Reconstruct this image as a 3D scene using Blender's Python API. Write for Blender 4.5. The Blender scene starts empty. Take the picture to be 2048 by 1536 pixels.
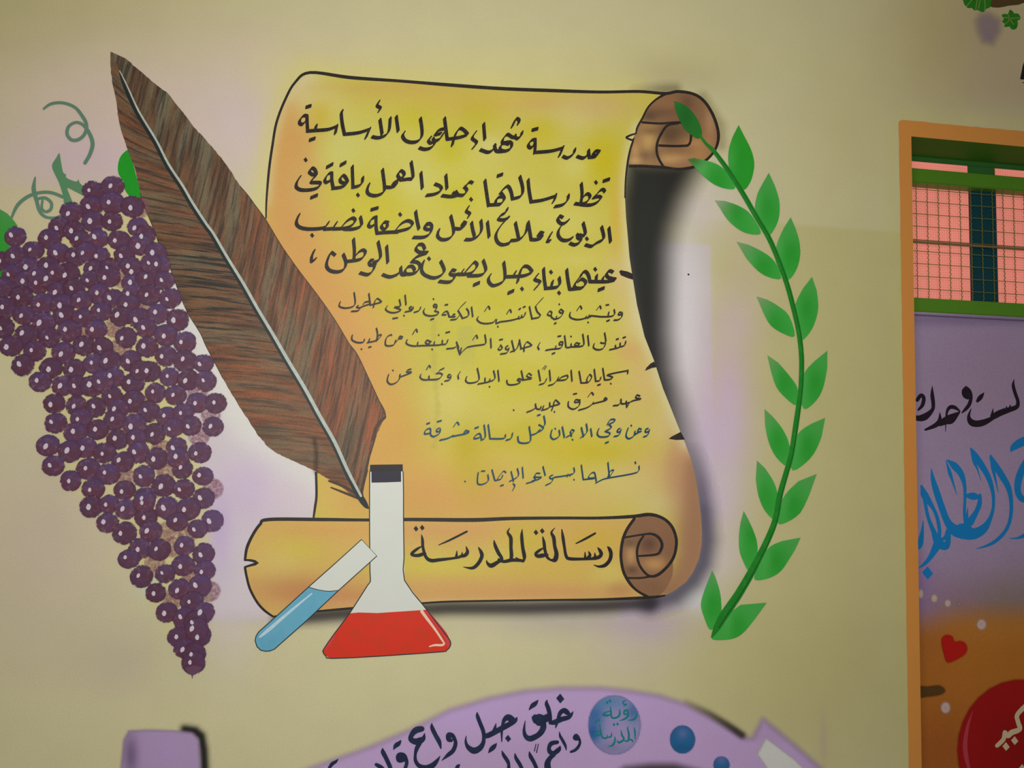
import bpy, bmesh, math, random
import numpy as np
from mathutils import Vector, Matrix
from mathutils.geometry import delaunay_2d_cdt

# ------------------------------------------------------------------ camera, light, exposure
SC = bpy.context.scene
COL = SC.collection
F_PX = 1593.0
CAM = Vector((0.0, -2.0, 1.45))
YAW, PITCH, ROLL = math.radians(9.3), math.radians(4.3), math.radians(1.24)
FW = Vector((math.sin(YAW) * math.cos(PITCH), math.cos(YAW) * math.cos(PITCH), math.sin(PITCH)))
R0 = Vector((math.cos(YAW), -math.sin(YAW), 0))
U0 = R0.cross(FW)
RT = R0 * math.cos(ROLL) + U0 * math.sin(ROLL)
UP = -R0 * math.sin(ROLL) + U0 * math.cos(ROLL)
cd = bpy.data.cameras.new('camera'); cam = bpy.data.objects.new('camera', cd); COL.objects.link(cam)
cd.sensor_width = 36; cd.lens = F_PX * 36 / 2048; cd.clip_start = 0.05
M = Matrix((RT, UP, -FW)).transposed().to_4x4(); M.translation = CAM
cam.matrix_world = M
SC.camera = cam

wd = bpy.data.worlds.new('world'); SC.world = wd; wd.use_nodes = True
wd.node_tree.nodes['Background'].inputs[0].default_value = (0.98, 1.0, 0.96, 1)
wd.node_tree.nodes['Background'].inputs[1].default_value = 0.13
ld = bpy.data.lights.new('added_soft_light', 'AREA'); ld.shape = 'RECTANGLE'; ld.size = 1.1; ld.size_y = 0.9  # added unseen area light by the camera, placed for the wall's brightness falloff
ld.energy = 41; ld.color = (0.985, 1.0, 0.965)
lo = bpy.data.objects.new('added_soft_light', ld); COL.objects.link(lo)
lo.location = (0.1, -2.05, 1.72)
lo.rotation_euler = (Vector((0.1, 0.0, 1.66)) - lo.location).to_track_quat('-Z', 'Y').to_euler()
SC.view_settings.view_transform = 'Standard'; SC.view_settings.look = 'None'
SC.view_settings.exposure = 0.0; SC.view_settings.gamma = 1.0; SC.view_settings.use_curve_mapping = False

# ------------------------------------------------------------------ where the things of the photograph stand
def W(px, py, y=0.0):
    d = RT * ((px - 1024) / F_PX) + UP * ((768 - py) / F_PX) + FW
    return CAM + d * ((y - CAM.y) / d.y)
RTn, UPn, FWn, CAMn = (np.array(v) for v in (RT, UP, FW, CAM))
def Wn(P, y=0.0):
    P = np.asarray(P, float)
    d = ((P[:, 0:1] - 1024) / F_PX) * RTn + ((768 - P[:, 1:2]) / F_PX) * UPn + FWn
    return CAMn + d * ((y - CAMn[1]) / d[:, 1:2])
def PXn(X):
    d = np.asarray(X, float) - CAMn
    z = d @ FWn
    return np.stack([1024 + F_PX * (d @ RTn) / z, 768 - F_PX * (d @ UPn) / z], 1)

def lin(c):
    c = np.asarray(c, float) / 255.0
    return np.where(c <= 0.04045, c / 12.92, ((c + 0.055) / 1.055) ** 2.4)

# ------------------------------------------------------------------ materials
def newmat(name, rough=0.6, spec=0.25):
    m = bpy.data.materials.new(name); m.use_nodes = True
    nt = m.node_tree; b = nt.nodes['Principled BSDF']
    b.inputs['Roughness'].default_value = rough; b.inputs['Specular IOR Level'].default_value = spec
    return m, nt, b
def noise(nt, scale, detail=3, rough=0.55, vec=None):
    n = nt.nodes.new('ShaderNodeTexNoise'); n.inputs['Scale'].default_value = scale
    n.inputs['Detail'].default_value = detail; n.inputs['Roughness'].default_value = rough
    if vec is None:
        g = nt.nodes.new('ShaderNodeNewGeometry'); vec = g.outputs['Position']
    nt.links.new(vec, n.inputs['Vector'])
    return n.outputs['Fac']
def mrange(nt, v, a, b, c, d):
    r = nt.nodes.new('ShaderNodeMapRange'); r.inputs[1].default_value = a; r.inputs[2].default_value = b
    r.inputs[3].default_value = c; r.inputs[4].default_value = d; nt.links.new(v, r.inputs[0]); return r.outputs[0]
def math_n(nt, op, a, b=None, c=None):
    n = nt.nodes.new('ShaderNodeMath'); n.operation = op
    for i, v in enumerate((a, b, c)):
        if v is None: continue
        if isinstance(v, (int, float)): n.inputs[i].default_value = v
        else: nt.links.new(v, n.inputs[i])
    return n.outputs[0]
def mixc(nt, f, a, b, mode='MIX'):
    n = nt.nodes.new('ShaderNodeMix'); n.data_type = 'RGBA'; n.blend_type = mode
    if isinstance(f, (int, float)): n.inputs[0].default_value = f
    else: nt.links.new(f, n.inputs[0])
    for i, v in ((6, a), (7, b)):
        if isinstance(v, (tuple, list, np.ndarray)): n.inputs[i].default_value = tuple(v)[:3] + (1,)
        else: nt.links.new(v, n.inputs[i])
    return n.outputs[2]
def hsvval(nt, col, v):
    n = nt.nodes.new('ShaderNodeHueSaturation'); nt.links.new(col, n.inputs['Color'])
    nt.links.new(v, n.inputs['Value']); return n.outputs[0]

def vc_mat(name, alpha=False, grain=0.10, bump=0.15, rough=0.6):
    m, nt, b = newmat(name, rough)
    a = nt.nodes.new('ShaderNodeAttribute'); a.attribute_name = 'Col'
    f1 = noise(nt, 420, 2); f2 = noise(nt, 9, 4)
    v = math_n(nt, 'ADD', mrange(nt, f1, 0.25, 0.75, 1 - grain, 1 + grain), mrange(nt, f2, 0.3, 0.7, -0.02, 0.02))
    nt.links.new(hsvval(nt, a.outputs['Color'], v), b.inputs['Base Color'])
    if alpha: nt.links.new(a.outputs['Alpha'], b.inputs['Alpha'])
    bp = nt.nodes.new('ShaderNodeBump'); bp.inputs['Strength'].default_value = bump; bp.inputs['Distance'].default_value = 0.001
    nt.links.new(noise(nt, 160, 3), bp.inputs['Height']); nt.links.new(bp.outputs[0], b.inputs['Normal'])
    return m
M_WALL = vc_mat('wall_paint')
M_AIR = vc_mat('airbrushed_paint', alpha=True)
M_DOOR = vc_mat('door_paint', grain=0.12, rough=0.5)
_sol = {}
def paint(rgb, name, streak=0.0, rgb2=None, scale=230, rough=0.5, alpha=1.0):
    key = (tuple(rgb), name)
    if key in _sol: return _sol[key]
    m, nt, b = newmat(name, rough)
    c = tuple(lin(rgb)); c2 = tuple(lin(rgb2)) if rgb2 else tuple(min(1, v * 1.6 + 0.01) for v in c)
    f = noise(nt, scale, 4, 0.7)
    nt.links.new(mixc(nt, mrange(nt, f, 0.48, 0.72, 0.0, streak), c, c2), b.inputs['Base Color'])
    b.inputs['Alpha'].default_value = alpha
    _sol[key] = m
    return m

# ------------------------------------------------------------------ objects
def link(o, parent=None, **kw):
    COL.objects.link(o)
    if parent: o.parent = parent
    for k, v in kw.items(): o[k] = v
    return o
def thing(name, label, cat, px=None, py=None, y=0.0, group=None, kind=None):
    o = bpy.data.objects.new(name, None); o.empty_display_size = 0.05
    COL.objects.link(o)
    if px is not None: o.location = W(px, py, y)
    if label: o['label'] = label
    if cat: o['category'] = cat
    if group: o['group'] = group
    if kind: o['kind'] = kind
    return o
def tag(o, label, cat, group=None):
    o['label'] = label; o['category'] = cat
    if group: o['group'] = group
    return o
def mesh_obj(name, verts, faces, mat, parent=None, cols=None, origin=None):
    """verts in world metres; one mesh object whose origin lies at its own place"""
    V = np.asarray(verts, float)
    if parent is not None: og = np.array(parent.location) if parent.parent is None else np.array(parent.location) + np.array(parent.parent.location)
    else: og = V.mean(0) if origin is None else np.array(origin)
    loc = np.zeros(3) if parent is not None else og
    me = bpy.data.meshes.new(name)
    me.from_pydata((V - og).tolist(), [], faces)
    me.materials.append(mat)
    if cols is not None:
        a = me.color_attributes.new('Col', 'FLOAT_COLOR', 'POINT')
        a.data.foreach_set('color', np.asarray(cols, np.float32).ravel())
    me.update()
    o = bpy.data.objects.new(name, me); o.location = loc
    link(o, parent)
    return o
LAY = 0.00008
def rgba(rgb, a=None):
    c = lin(rgb)
    al = np.ones(len(c)) if a is None else a
    return np.concatenate([c, al[:, None]], 1)

# ---- shapes drawn in the plane of a wall or door, in photograph pixels
def catmull(pts, n=5, closed=False):
    P = [np.array(p, float) for p in pts]
    if len(P) < 3: return P
    out = []
    N = len(P)
    rng = range(N) if closed else range(N - 1)
    for i in rng:
        if closed: a, b, c, d = P[i - 1], P[i], P[(i + 1) % N], P[(i + 2) % N]
        else: a = P[max(i - 1, 0)]; b = P[i]; c = P[i + 1]; d = P[min(i + 2, N - 1)]
        for k in range(n):
            t = k / n
            out.append(0.5 * (2 * b + (c - a) * t + (2 * a - 5 * b + 4 * c - d) * t * t + (3 * b - a - 3 * c + d) * t ** 3))
    if not closed: out.append(P[-1])
    return out
def crop(x0, y0, s):
    return lambda p: (x0 + p[0] / s, y0 + p[1] / s) + tuple(p[2:])
def pts(txt, cr=None):
    r = []
    for t in txt.split():
        p = tuple(float(v) for v in t.split(','))
        r.append(cr(p) if cr else p)
    return r
def hull(P):
    P = sorted(set((round(p[0], 4), round(p[1], 4)) for p in P))
    if len(P) < 3: return P
    def half(Q):
        h = []
        for p in Q:
            while len(h) > 1 and (h[-1][0] - h[-2][0]) * (p[1] - h[-2][1]) - (h[-1][1] - h[-2][1]) * (p[0] - h[-2][0]) <= 0: h.pop()
            h.append(p)
        return h
    a = half(P); b = half(P[::-1])
    return a[:-1] + b[:-1]
def union(v, f):
    """overlapping flat shapes -> one clean sheet without doubled faces"""
    F = []
    for q in f:
        a = sum(v[q[i - 1]][0] * v[q[i]][1] - v[q[i]][0] * v[q[i - 1]][1] for i in range(len(q)))
        if abs(a) > 1e-4: F.append(q if a > 0 else q[::-1])
    used = sorted({i for q in F for i in q}); re = {i: k for k, i in enumerate(used)}
    F = [[re[i] for i in q] for q in F]
    ov, oe, of, _, _, src = delaunay_2d_cdt([Vector((float(v[i][0]), float(v[i][1]))) for i in used], [], F, 0, 1e-3)
    keep = [list(t) for t, o in zip(of, src) if len(o)]
    us = sorted({i for t in keep for i in t}); r2 = {i: k for k, i in enumerate(us)}
    return [tuple(ov[i]) for i in us], [[r2[i] for i in t] for t in keep]
class Pen:
    """collects flat shapes (pixels of the plane) into one mesh"""
    def __init__(s): s.v = []; s.f = []
    def ngon(s, P):
        k = len(s.v); s.v += [tuple(p[:2]) for p in P]; s.f.append(list(range(k, k + len(P))))
    def nib(s, P, w, ang=52, t=1.1, smooth=4):
        """broad-nib stroke; a single point gives a diamond dot"""
        a = math.radians(ang); n = np.array((math.cos(a), -math.sin(a))); m = np.array((n[1], -n[0]))
        if len(P) == 1:
            p = np.array(P[0][:2]); h = w * 0.66
            s.ngon([p + (0, -h * 1.05), p + (h * 0.85, 0.1 * h), p + (0, h), p + (-h * 0.85, -0.1 * h)]); return
        subs = [[P[0]]]
        for q in P[1:]:
            if q[:2] == subs[-1][-1][:2]: subs.append([q])
            else: subs[-1].append(q)
        for sub in subs:
            if len(sub) < 2: continue
            Q = catmull([p[:2] for p in sub], smooth)
            for i in range(len(Q) - 1):
                R = []
                for p in (Q[i], Q[i + 1]):
                    for u in (-w / 2, w / 2):
                        for v in (-t, t): R.append(p + n * u + m * v)
                h = hull(R)
                if len(h) > 2: s.ngon(h)
    def brush(s, P, w=None, smooth=5, closed=False):
        """round brush, width given per point (third value) or w"""
        Q = catmull([tuple(p[:2]) + ((p[2] if len(p) > 2 else w),) for p in P], smooth, closed)
        k = len(s.v); N = len(Q)
        for i, q in enumerate(Q):
            a = Q[i - 1] if (i > 0 or closed) else Q[i]; b = Q[(i + 1) % N] if (i < N - 1 or closed) else Q[i]
            d = (b - a)[:2]; L = math.hypot(*d) or 1; nn = np.array((-d[1], d[0])) / L * q[2] / 2
            s.v += [tuple(q[:2] + nn), tuple(q[:2] - nn)]
        for i in range(N if closed else N - 1):
            j = (i + 1) % N; s.ngon(hull([s.v[k + 2 * i], s.v[k + 2 * j], s.v[k + 2 * j + 1], s.v[k + 2 * i + 1]]))
        if not closed:
            for q in (Q[0], Q[-1]):
                if q[2] > 2: s.disc(q[0], q[1], q[2] / 2 * 0.98, n=10)
    def disc(s, x, y, r, ry=None, n=20):
        ry = ry or r; s.ngon([(x + r * math.cos(2 * math.pi * i / n), y + ry * math.sin(2 * math.pi * i / n)) for i in range(n)])
    def poly(s, P, step=None):
        v, f = tri(P, step); k = len(s.v); s.v += [tuple(q) for q in v]; s.f += [[k + i for i in t] for t in f]
    def build(s, name, mat, parent=None, lay=1, y=0.0):
        v, f = union(s.v, s.f)
        return mesh_obj(name, Wn(np.array(v), y - lay * LAY), f, mat, parent)
def inside(P, poly):
    P = np.asarray(P, float); x, y = P[:, 0], P[:, 1]; c = np.zeros(len(P), bool)
    Q = np.asarray([p[:2] for p in poly], float); R = np.roll(Q, 1, 0)
    for (x1, y1), (x2, y2) in zip(Q, R):
        if y1 == y2: continue
        c ^= ((y1 > y) != (y2 > y)) & (x < (x2 - x1) * (y - y1) / (y2 - y1) + x1)
    return c
def sdist(P, poly, closed=True):
    """signed distance, positive inside"""
    P = np.asarray(P, float); Q = np.asarray([p[:2] for p in poly], float)
    best = np.full(len(P), 1e9)
    n = len(Q)
    for i in range(n if closed else n - 1):
        a = Q[i]; b = Q[(i + 1) % n]; ab = b - a; L = (ab @ ab) or 1e-9
        t = np.clip(((P - a) @ ab) / L, 0, 1)
        best = np.minimum(best, np.hypot(*(P - a - t[:, None] * ab).T))
    if not closed: return best
    return np.where(inside(P, poly), best, -best)
def tri(poly, step=None):
    Q = [tuple(map(float, p[:2])) for p in poly]
    pt = list(Q); n = len(Q)
    if step:
        A = np.array(Q); lo_, hi_ = A.min(0), A.max(0)
        gx, gy = np.meshgrid(np.arange(lo_[0], hi_[0], step), np.arange(lo_[1], hi_[1], step))
        G = np.stack([gx.ravel(), gy.ravel()], 1); G[:, 0] += (np.round((G[:, 1] - lo_[1]) / step) % 2) * step / 2
        if len(G): G = G[sdist(G, Q) > step * 0.4]
        pt += [tuple(g) for g in G]
    v, e, f, *_ = delaunay_2d_cdt([Vector(p) for p in pt], [(i, (i + 1) % n) for i in range(n)], [], 1, 1e-4)
    return [tuple(p) for p in v], [list(t) for t in f]
def field(P, base, splats):
    P = np.asarray(P, float); C = np.tile(np.array(base, float), (len(P), 1))
    for s in splats:
        if s[0] == 'P':                                  # soft polygon: poly, inner/outer softness, colour, strength
            _, poly, soft, col, st = s
            w = np.clip(sdist(P, poly) / soft + 0.5, 0, 1); w = w * w * (3 - 2 * w) * st
        elif s[0] == 'F':
            _, fn, col, st = s; w = np.clip(fn(P[:, 0], P[:, 1]), 0, 1) * st
        elif s[0] == 'L':                                # soft line: points, radius, colour, strength
            _, poly, soft, col, st = s
            w = np.exp(-(sdist(P, poly, False) / soft) ** 2) * st
        else:
            cx, cy, rx, ry, col, st = s[:6]; a = math.radians(s[6]) if len(s) > 6 else 0
            dx = P[:, 0] - cx; dy = P[:, 1] - cy
            u = (dx * math.cos(a) + dy * math.sin(a)) / rx; v = (-dx * math.sin(a) + dy * math.cos(a)) / ry
            w = np.exp(-(u * u + v * v)) * st
        C += (np.array(col, float) - C) * w[:, None]
    return np.clip(C, 0, 255)
def filled(name, poly, step, base, splats, mat, parent=None, lay=1, y=0.0, alpha=None):
    v, f = tri(poly, step); V = np.array(v)
    c = rgba(field(V, base, splats), None if alpha is None else alpha(V))
    return mesh_obj(name, Wn(V, y - lay * LAY), f, mat, parent, c)
def softpoly(name, poly, soft, step, base, splats, parent=None, lay=1, y=0.0, strength=1.0, extra=None):
    """airbrushed shape with a soft border"""
    A = np.array([p[:2] for p in poly]); lo_ = A.min(0) - soft; hi_ = A.max(0) + soft
    nx = int((hi_[0] - lo_[0]) / step) + 2; ny = int((hi_[1] - lo_[1]) / step) + 2
    gx, gy = np.meshgrid(lo_[0] + np.arange(nx) * step, lo_[1] + np.arange(ny) * step)
    V = np.stack([gx.ravel(), gy.ravel()], 1)
    w = np.clip(sdist(V, poly) / soft + 0.5, 0, 1); w = w * w * (3 - 2 * w) * strength
    if extra is not None: w = w * extra(V)
    idx = np.arange(nx * ny).reshape(ny, nx)
    F = np.stack([idx[:-1, :-1].ravel(), idx[:-1, 1:].ravel(), idx[1:, 1:].ravel(), idx[1:, :-1].ravel()], 1)
    F = F[w[F].max(1) > 0.03]
    used = np.unique(F); re = np.full(len(V), -1); re[used] = np.arange(len(used))
    c = rgba(field(V[used], base, splats), w[used])
    return mesh_obj(name, Wn(V[used], y - lay * LAY), re[F].tolist(), M_AIR, parent, c)
def box(name, x0, x1, y0, y1, z0, z1, mat, parent=None, bevel=0.0):
    bm = bmesh.new(); bmesh.ops.create_cube(bm, size=1)
    for v in bm.verts: v.co = Vector((x0 + (v.co.x + .5) * (x1 - x0), y0 + (v.co.y + .5) * (y1 - y0), z0 + (v.co.z + .5) * (z1 - z0)))
    if bevel: bmesh.ops.bevel(bm, geom=bm.edges[:], offset=bevel, segments=2, affect='EDGES')
    bm.verts.ensure_lookup_table()
    v = [tuple(q.co) for q in bm.verts]; f = [[q.index for q in p.verts] for p in bm.faces]; bm.free()
    return mesh_obj(name, v, f, mat, parent)
# ------------------------------------------------------------------ wall with its airbrushed ground colours
X0 = 1.4655; X1 = X0 + 0.98; ZT = 2.349; DD = 0.13; WT = 0.24
cream = (200, 191, 150)
WALL_SPLATS = [
    (40, 50, 420, 230, (178, 166, 118), .8), (330, 210, 360, 150, (205, 184, 176), .75), (170, 320, 190, 70, (200, 172, 188), .85), (200, 200, 200, 90, (204, 180, 170), .5),  # top left entry: olive coat, with the corner's light falloff darkened into it
    (60, 460, 300, 130, (196, 182, 158), .5), (90, 1080, 180, 260, (192, 170, 160), .6), (240, 1330, 60, 60, (190, 166, 158), .35), (520, 125, 90, 50, (206, 176, 182), .35),
    (480, 250, 90, 110, (205, 183, 190), .6), (560, 150, 70, 60, (205, 196, 140), .5), (1000, 120, 500, 45, (205, 194, 130), .45), (1350, 150, 110, 45, (165, 150, 110), .35),
    (300, 1300, 220, 90, (180, 168, 142), .35), (460, 1150, 60, 160, (205, 190, 200), .8),
    # yellow-green ground the grapes were dabbed on
    ('P', [(0, 560), (120, 470), (300, 400), (400, 640), (430, 900), (400, 1300), (330, 1260), (230, 1060), (130, 960), (90, 780), (0, 700)], 40, (206, 192, 128), .55),
    ('P', [(320, 540), (480, 640), (640, 840), (700, 940), (700, 1100), (600, 1242), (426, 1242), (425, 1100), (420, 960), (380, 900), (330, 700)], 18, (203, 190, 198), .95),
    ('L', [(330, 560), (400, 680), (440, 760), (500, 860), (560, 920), (640, 960)], 44, (214, 210, 204), .9),
    (500, 980, 60, 70, (200, 176, 206), .75), (440, 1060, 26, 90, (192, 168, 204), .8), (580, 990, 50, 40, (210, 190, 200), .5),
    (300, 1170, 26, 22, (190, 204, 196), .7), (310, 980, 60, 50, (208, 200, 190), .4),
    # band of the older coat right of the scroll, its top edge and the lilac rectangles
    ('F', lambda x, y: np.clip((y - (440 + (x - 1440) * .068)) / 4 + .5, 0, 1) * np.clip((x - 1250) / 160, 0, 1) * np.clip((1700 - y) / 900, 0, 1), (186, 176, 116), .6),
    (1700, 800, 160, 420, (184, 174, 118), .35), (1650, 1350, 260, 200, (178, 166, 108), .5),
    ('P', [(1300, 482), (1422, 490), (1424, 700), (1426, 1000), (1420, 1210), (1240, 1240), (1240, 500)], 5, (198, 184, 198), .75),
    (1350, 560, 60, 120, (208, 206, 200), .5), (1372, 640, 40, 170, (214, 206, 212), .85), (1400, 420, 60, 60, (205, 192, 192), .75), (1430, 380, 60, 60, (206, 194, 180), .5),
    (1455, 780, 50, 110, (202, 172, 196), .8), (1440, 880, 60, 90, (200, 176, 206), .8), (1470, 640, 50, 70, (200, 174, 190), .55), (1430, 1000, 60, 90, (204, 184, 206), .85),
    (1440, 1120, 55, 60, (206, 192, 196), .7), (1390, 1195, 42, 36, (206, 204, 200), .95), (1500, 500, 60, 120, (196, 178, 160), .4),
    (1290, 1250, 90, 46, (186, 160, 190), .7), (1130, 1238, 160, 34, (170, 158, 166), .5), (1260, 1320, 90, 50, (194, 178, 170), .4),
    (640, 1240, 260, 16, (184, 172, 160), .4),
    ('L', [(528, 470), (526, 400), (532, 340), (540, 285), (552, 235), (572, 185), (610, 138), (700, 146), (900, 160), (1100, 172), (1270, 176)], 26, (208, 196, 108), .5),
    # right of the picture
    (1960, 60, 150, 120, (178, 152, 122), .6), (2060, 180, 200, 70, (176, 150, 128), .5), (1860, 60, 90, 200, (186, 170, 112), .4), (1700, 260, 90, 140, (196, 184, 132), .5),
    ('L', [(1785, 470), (1782, 255), (1810, 232), (2070, 250)], 16, (198, 190, 128), .4),
    ('L', [(1795, 480), (1806, 1100), (1812, 1560)], 16, (194, 184, 118), .35),
    (1647, 1480, 7, 60, (178, 160, 140), .5),
    # left horizontal seam of the wall coats
    ('F', lambda x, y: np.clip((y - (373 + x * .045)) / 4 + .5, 0, 1) * np.clip((300 - x) / 60, 0, 1) * np.clip((640 - y) / 200, 0, 1), (200, 184, 140), .4),
]
def wall_mesh():
    s = 0.0070
    xs = [-3.2, -2.4, -1.7] + list(np.arange(-1.15, X0 - 0.004, s)) + [X0] + list(np.arange(X0 + s, 1.98, s)) + [2.1, 2.3, X1, 2.8, 3.4]
    zs = [0.0, 0.2, 0.4] + list(np.arange(0.5, ZT - 0.004, s)) + [ZT] + list(np.arange(ZT + s, 2.86, s)) + [2.95, 3.05]
    xs = np.array(xs); zs = np.array(zs); nx, nz = len(xs), len(zs)
    gx, gz = np.meshgrid(xs, zs); V = np.stack([gx.ravel(), np.zeros(nx * nz), gz.ravel()], 1)
    c = rgba(field(PXn(V), cream, WALL_SPLATS))
    idx = np.arange(nx * nz).reshape(nz, nx)
    F = np.stack([idx[:-1, :-1], idx[:-1, 1:], idx[1:, 1:], idx[1:, :-1]], -1)
    cx = (xs[:-1] + xs[1:]) / 2; cz = (zs[:-1] + zs[1:]) / 2
    hole = ((cx > X0) & (cx < X1))[None, :] & (cz < ZT)[:, None]
    F = F[~hole].tolist()
    V = V.tolist(); c = c.tolist(); k = len(V)
    # reveals and back of the wall
    def quad(a, b, d, e, col):
        n = len(V); V.extend([a, b, d, e]); c.extend([tuple(lin(col)) + (1,)] * 4); F.append([n, n + 1, n + 2, n + 3])
    g = (62, 92, 30)
    quad((X0, 0, 0), (X0, 0, ZT), (X0, WT, ZT), (X0, WT, 0), g)
    quad((X1, 0, 0), (X1, WT, 0), (X1, WT, ZT), (X1, 0, ZT), g)
    quad((X0, 0, ZT), (X1, 0, ZT), (X1, WT, ZT), (X0, WT, ZT), (60, 116, 20))
    for a0, a1, b0, b1 in ((-3.2, X0, 0, 3.05), (X1, 3.4, 0, 3.05), (X0, X1, ZT, 3.05)):
        quad((a0, WT, b0), (a0, WT, b1), (a1, WT, b1), (a1, WT, b0), cream)
    quad((-3.2, 0, 3.05), (3.4, 0, 3.05), (3.4, WT, 3.05), (-3.2, WT, 3.05), cream)
    quad((-3.2, 0, 0), (-3.2, 0, 3.05), (-3.2, WT, 3.05), (-3.2, WT, 0), cream)
    quad((3.4, 0, 0), (3.4, WT, 0), (3.4, WT, 3.05), (3.4, 0, 3.05), cream)
    o = mesh_obj('wall_back', V, F, M_WALL, None, c, origin=(0, 0, 0)); o['kind'] = 'structure'
    for p in o.data.polygons: p.use_smooth = False
    return o
wall_mesh()
def plain(name, rgb, rough=0.7):
    return paint(rgb, name, 0.25, scale=12, rough=rough)
fl = box('floor', -3.2, 3.4, -3.6, WT, -0.08, 0.0, plain('floor_terrazzo', (150, 140, 125))); fl['kind'] = 'structure'
ce = box('ceiling', -3.2, 3.4, -3.6, WT, 3.05, 3.13, plain('ceiling_paint', (205, 200, 185))); ce['kind'] = 'structure'

# ------------------------------------------------------------------ door opening: orange border, door leaf, barred window
M_OR = paint((208, 138, 66), 'orange_border_paint', 0.15, (198, 126, 50), 30)
M_GR = paint((86, 134, 34), 'green_frame_paint', 0.2, (72, 118, 40), 25, rough=0.4)
M_GRD = paint((50, 100, 44), 'dark_green_frame_paint', 0.2, (44, 84, 40), 25, rough=0.4)
random.seed(4)
def wob(a, b, n, amp):
    return [(a[0] + (b[0] - a[0]) * i / n + random.uniform(-amp, amp), a[1] + (b[1] - a[1]) * i / n + random.uniform(-amp, amp)) for i in range(n + 1)]
zo = ZT + 0.046; xo = X0 - 0.039; e = 0.0005
rim = [(X0, 0.0)] + [(X0, ZT), (X1, ZT), (X1, 0.0), (X1 + .04, 0.0), (X1 + .04, zo)]
rim += [(x, z) for x, z in wob((X1 + .02, zo), (xo + .01, zo), 60, 0.0009)] + [(xo, zo - 0.006)] + wob((xo, zo - .02), (xo + 0.001, 0.02), 90, 0.0007) + [(xo, 0.0)]
v, f = tri(rim)
n = len(v)
vv = [(a, -e, b) for a, b in v]
tr = mesh_obj('trim_1', vv, f, M_OR, None, origin=(X0, 0, 0)); tr['kind'] = 'structure'

def at(px, py, y): return W(px, py, y)
dr = thing('door_1', None, None, kind='structure'); dr.location = (X0, DD, 0)
zp = at(1898, 627, DD).z
DOOR_SPLATS = [
    (1960, 1210, 300, 60, (150, 112, 126), .6), (2030, 1205, 90, 60, (138, 126, 110), .6),
    ('P', [(1500, 1262), (1860, 1245), (1920, 1228), (2200, 1225), (2300, 1700), (1500, 1700)], 80, (184, 112, 40), 1.0),
    (2010, 1260, 110, 30, (192, 128, 56), .5), (1850, 1290, 40, 60, (170, 96, 40), .4), (1880, 1500, 110, 100, (162, 84, 36), .6),
    (1950, 640, 300, 12, (120, 100, 140), .6),  # shade line under the window rail, put into the door colour
    (1840, 1180, 30, 60, (150, 118, 176), .6), (1980, 760, 200, 120, (156, 128, 150), .4),
]
def door_leaf():
    xs = np.concatenate([np.arange(X0 + .003, 2.06, .008), [X1 - .003]]); zs = np.concatenate([[0.01, .3], np.arange(.5, zp, .008), [zp]])
    nx, nz = len(xs), len(zs); gx, gz = np.meshgrid(xs, zs)
    V = np.stack([gx.ravel(), np.full(nx * nz, DD), gz.ravel()], 1)
    c = rgba(field(PXn(V), (168, 145, 178), DOOR_SPLATS)).tolist(); V = V.tolist()
    idx = np.arange(nx * nz).reshape(nz, nx)
    F = np.stack([idx[:-1, :-1], idx[:-1, 1:], idx[1:, 1:], idx[1:, :-1]], -1).reshape(-1, 4).tolist()
    k = len(V)
    a, b = xs[0], xs[-1]
    for P in ((a, .01), (b, .01), (b, zp), (a, zp)): V.append([P[0], DD + .04, P[1]]); c.append([.08, .15, .04, 1])
    cr_ = [idx[0, 0], idx[0, -1], idx[-1, -1], idx[-1, 0]]
    F.append([k + 3, k + 2, k + 1, k])
    for i in range(4): F.append([int(cr_[i]), k + i, k + (i + 1) % 4, int(cr_[(i + 1) % 4])])
    return mesh_obj('door_leaf', V, F, M_DOOR, dr, c)
door_leaf()
box('gap_shade_strip', X0 + .003, X1 - .003, DD - .004, DD + .001, zp - .012, zp - .008, M_DOOR and paint((104, 84, 120), 'lilac_gap_shade', .1), dr)  # dark lilac strip painting the shade line in the gap under the rail
fr = box('door_frame', X0, X0 + .012, DD - .006, DD + .06, 0, ZT, M_GR, dr)
box('door_frame', X1 - .012, X1, DD - .006, DD + .06, 0, ZT, M_GR, dr)
# window over the door leaf
wn = thing('window_1', None, None, kind='structure'); wn.location = (X0, DD, zp)
z_a = at(1898, 326.5, DD).z; z_b = at(1898, 341.5, DD).z; z_c = at(1898, 370, DD).z; z_d = at(1898, 598.5, DD).z
xm0 = at(1939, 332, DD).x; xm1 = at(1993, 332, DD).x
A, B = X0 + .002, X1 - .002
box('rail', A, B, DD + .004, DD + .05, z_a, ZT, M_GRD, wn, .002)['label'] = 'dark green head rail under the lintel'
box('rail', A, B, DD, DD + .05, z_c, z_b, M_GR, wn, .003)
box('rail', A, B, DD, DD + .05, zp, z_d, M_GR, wn, .003)
box('mullion', xm0, xm1, DD + .005, DD + .05, z_b, z_a, M_GRD, wn, .002)
mx0 = at(1945, 480, DD + .03).x; mx1 = at(1995, 480, DD + .03).x
box('mullion', mx0, mx1, DD + .03, DD + .05, z_d, z_c, paint((12, 62, 70), 'dark_teal_paint', .1, (10, 44, 74), 9), wn, .002)['label'] = 'dark teal mullion behind the wire mesh'
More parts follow.
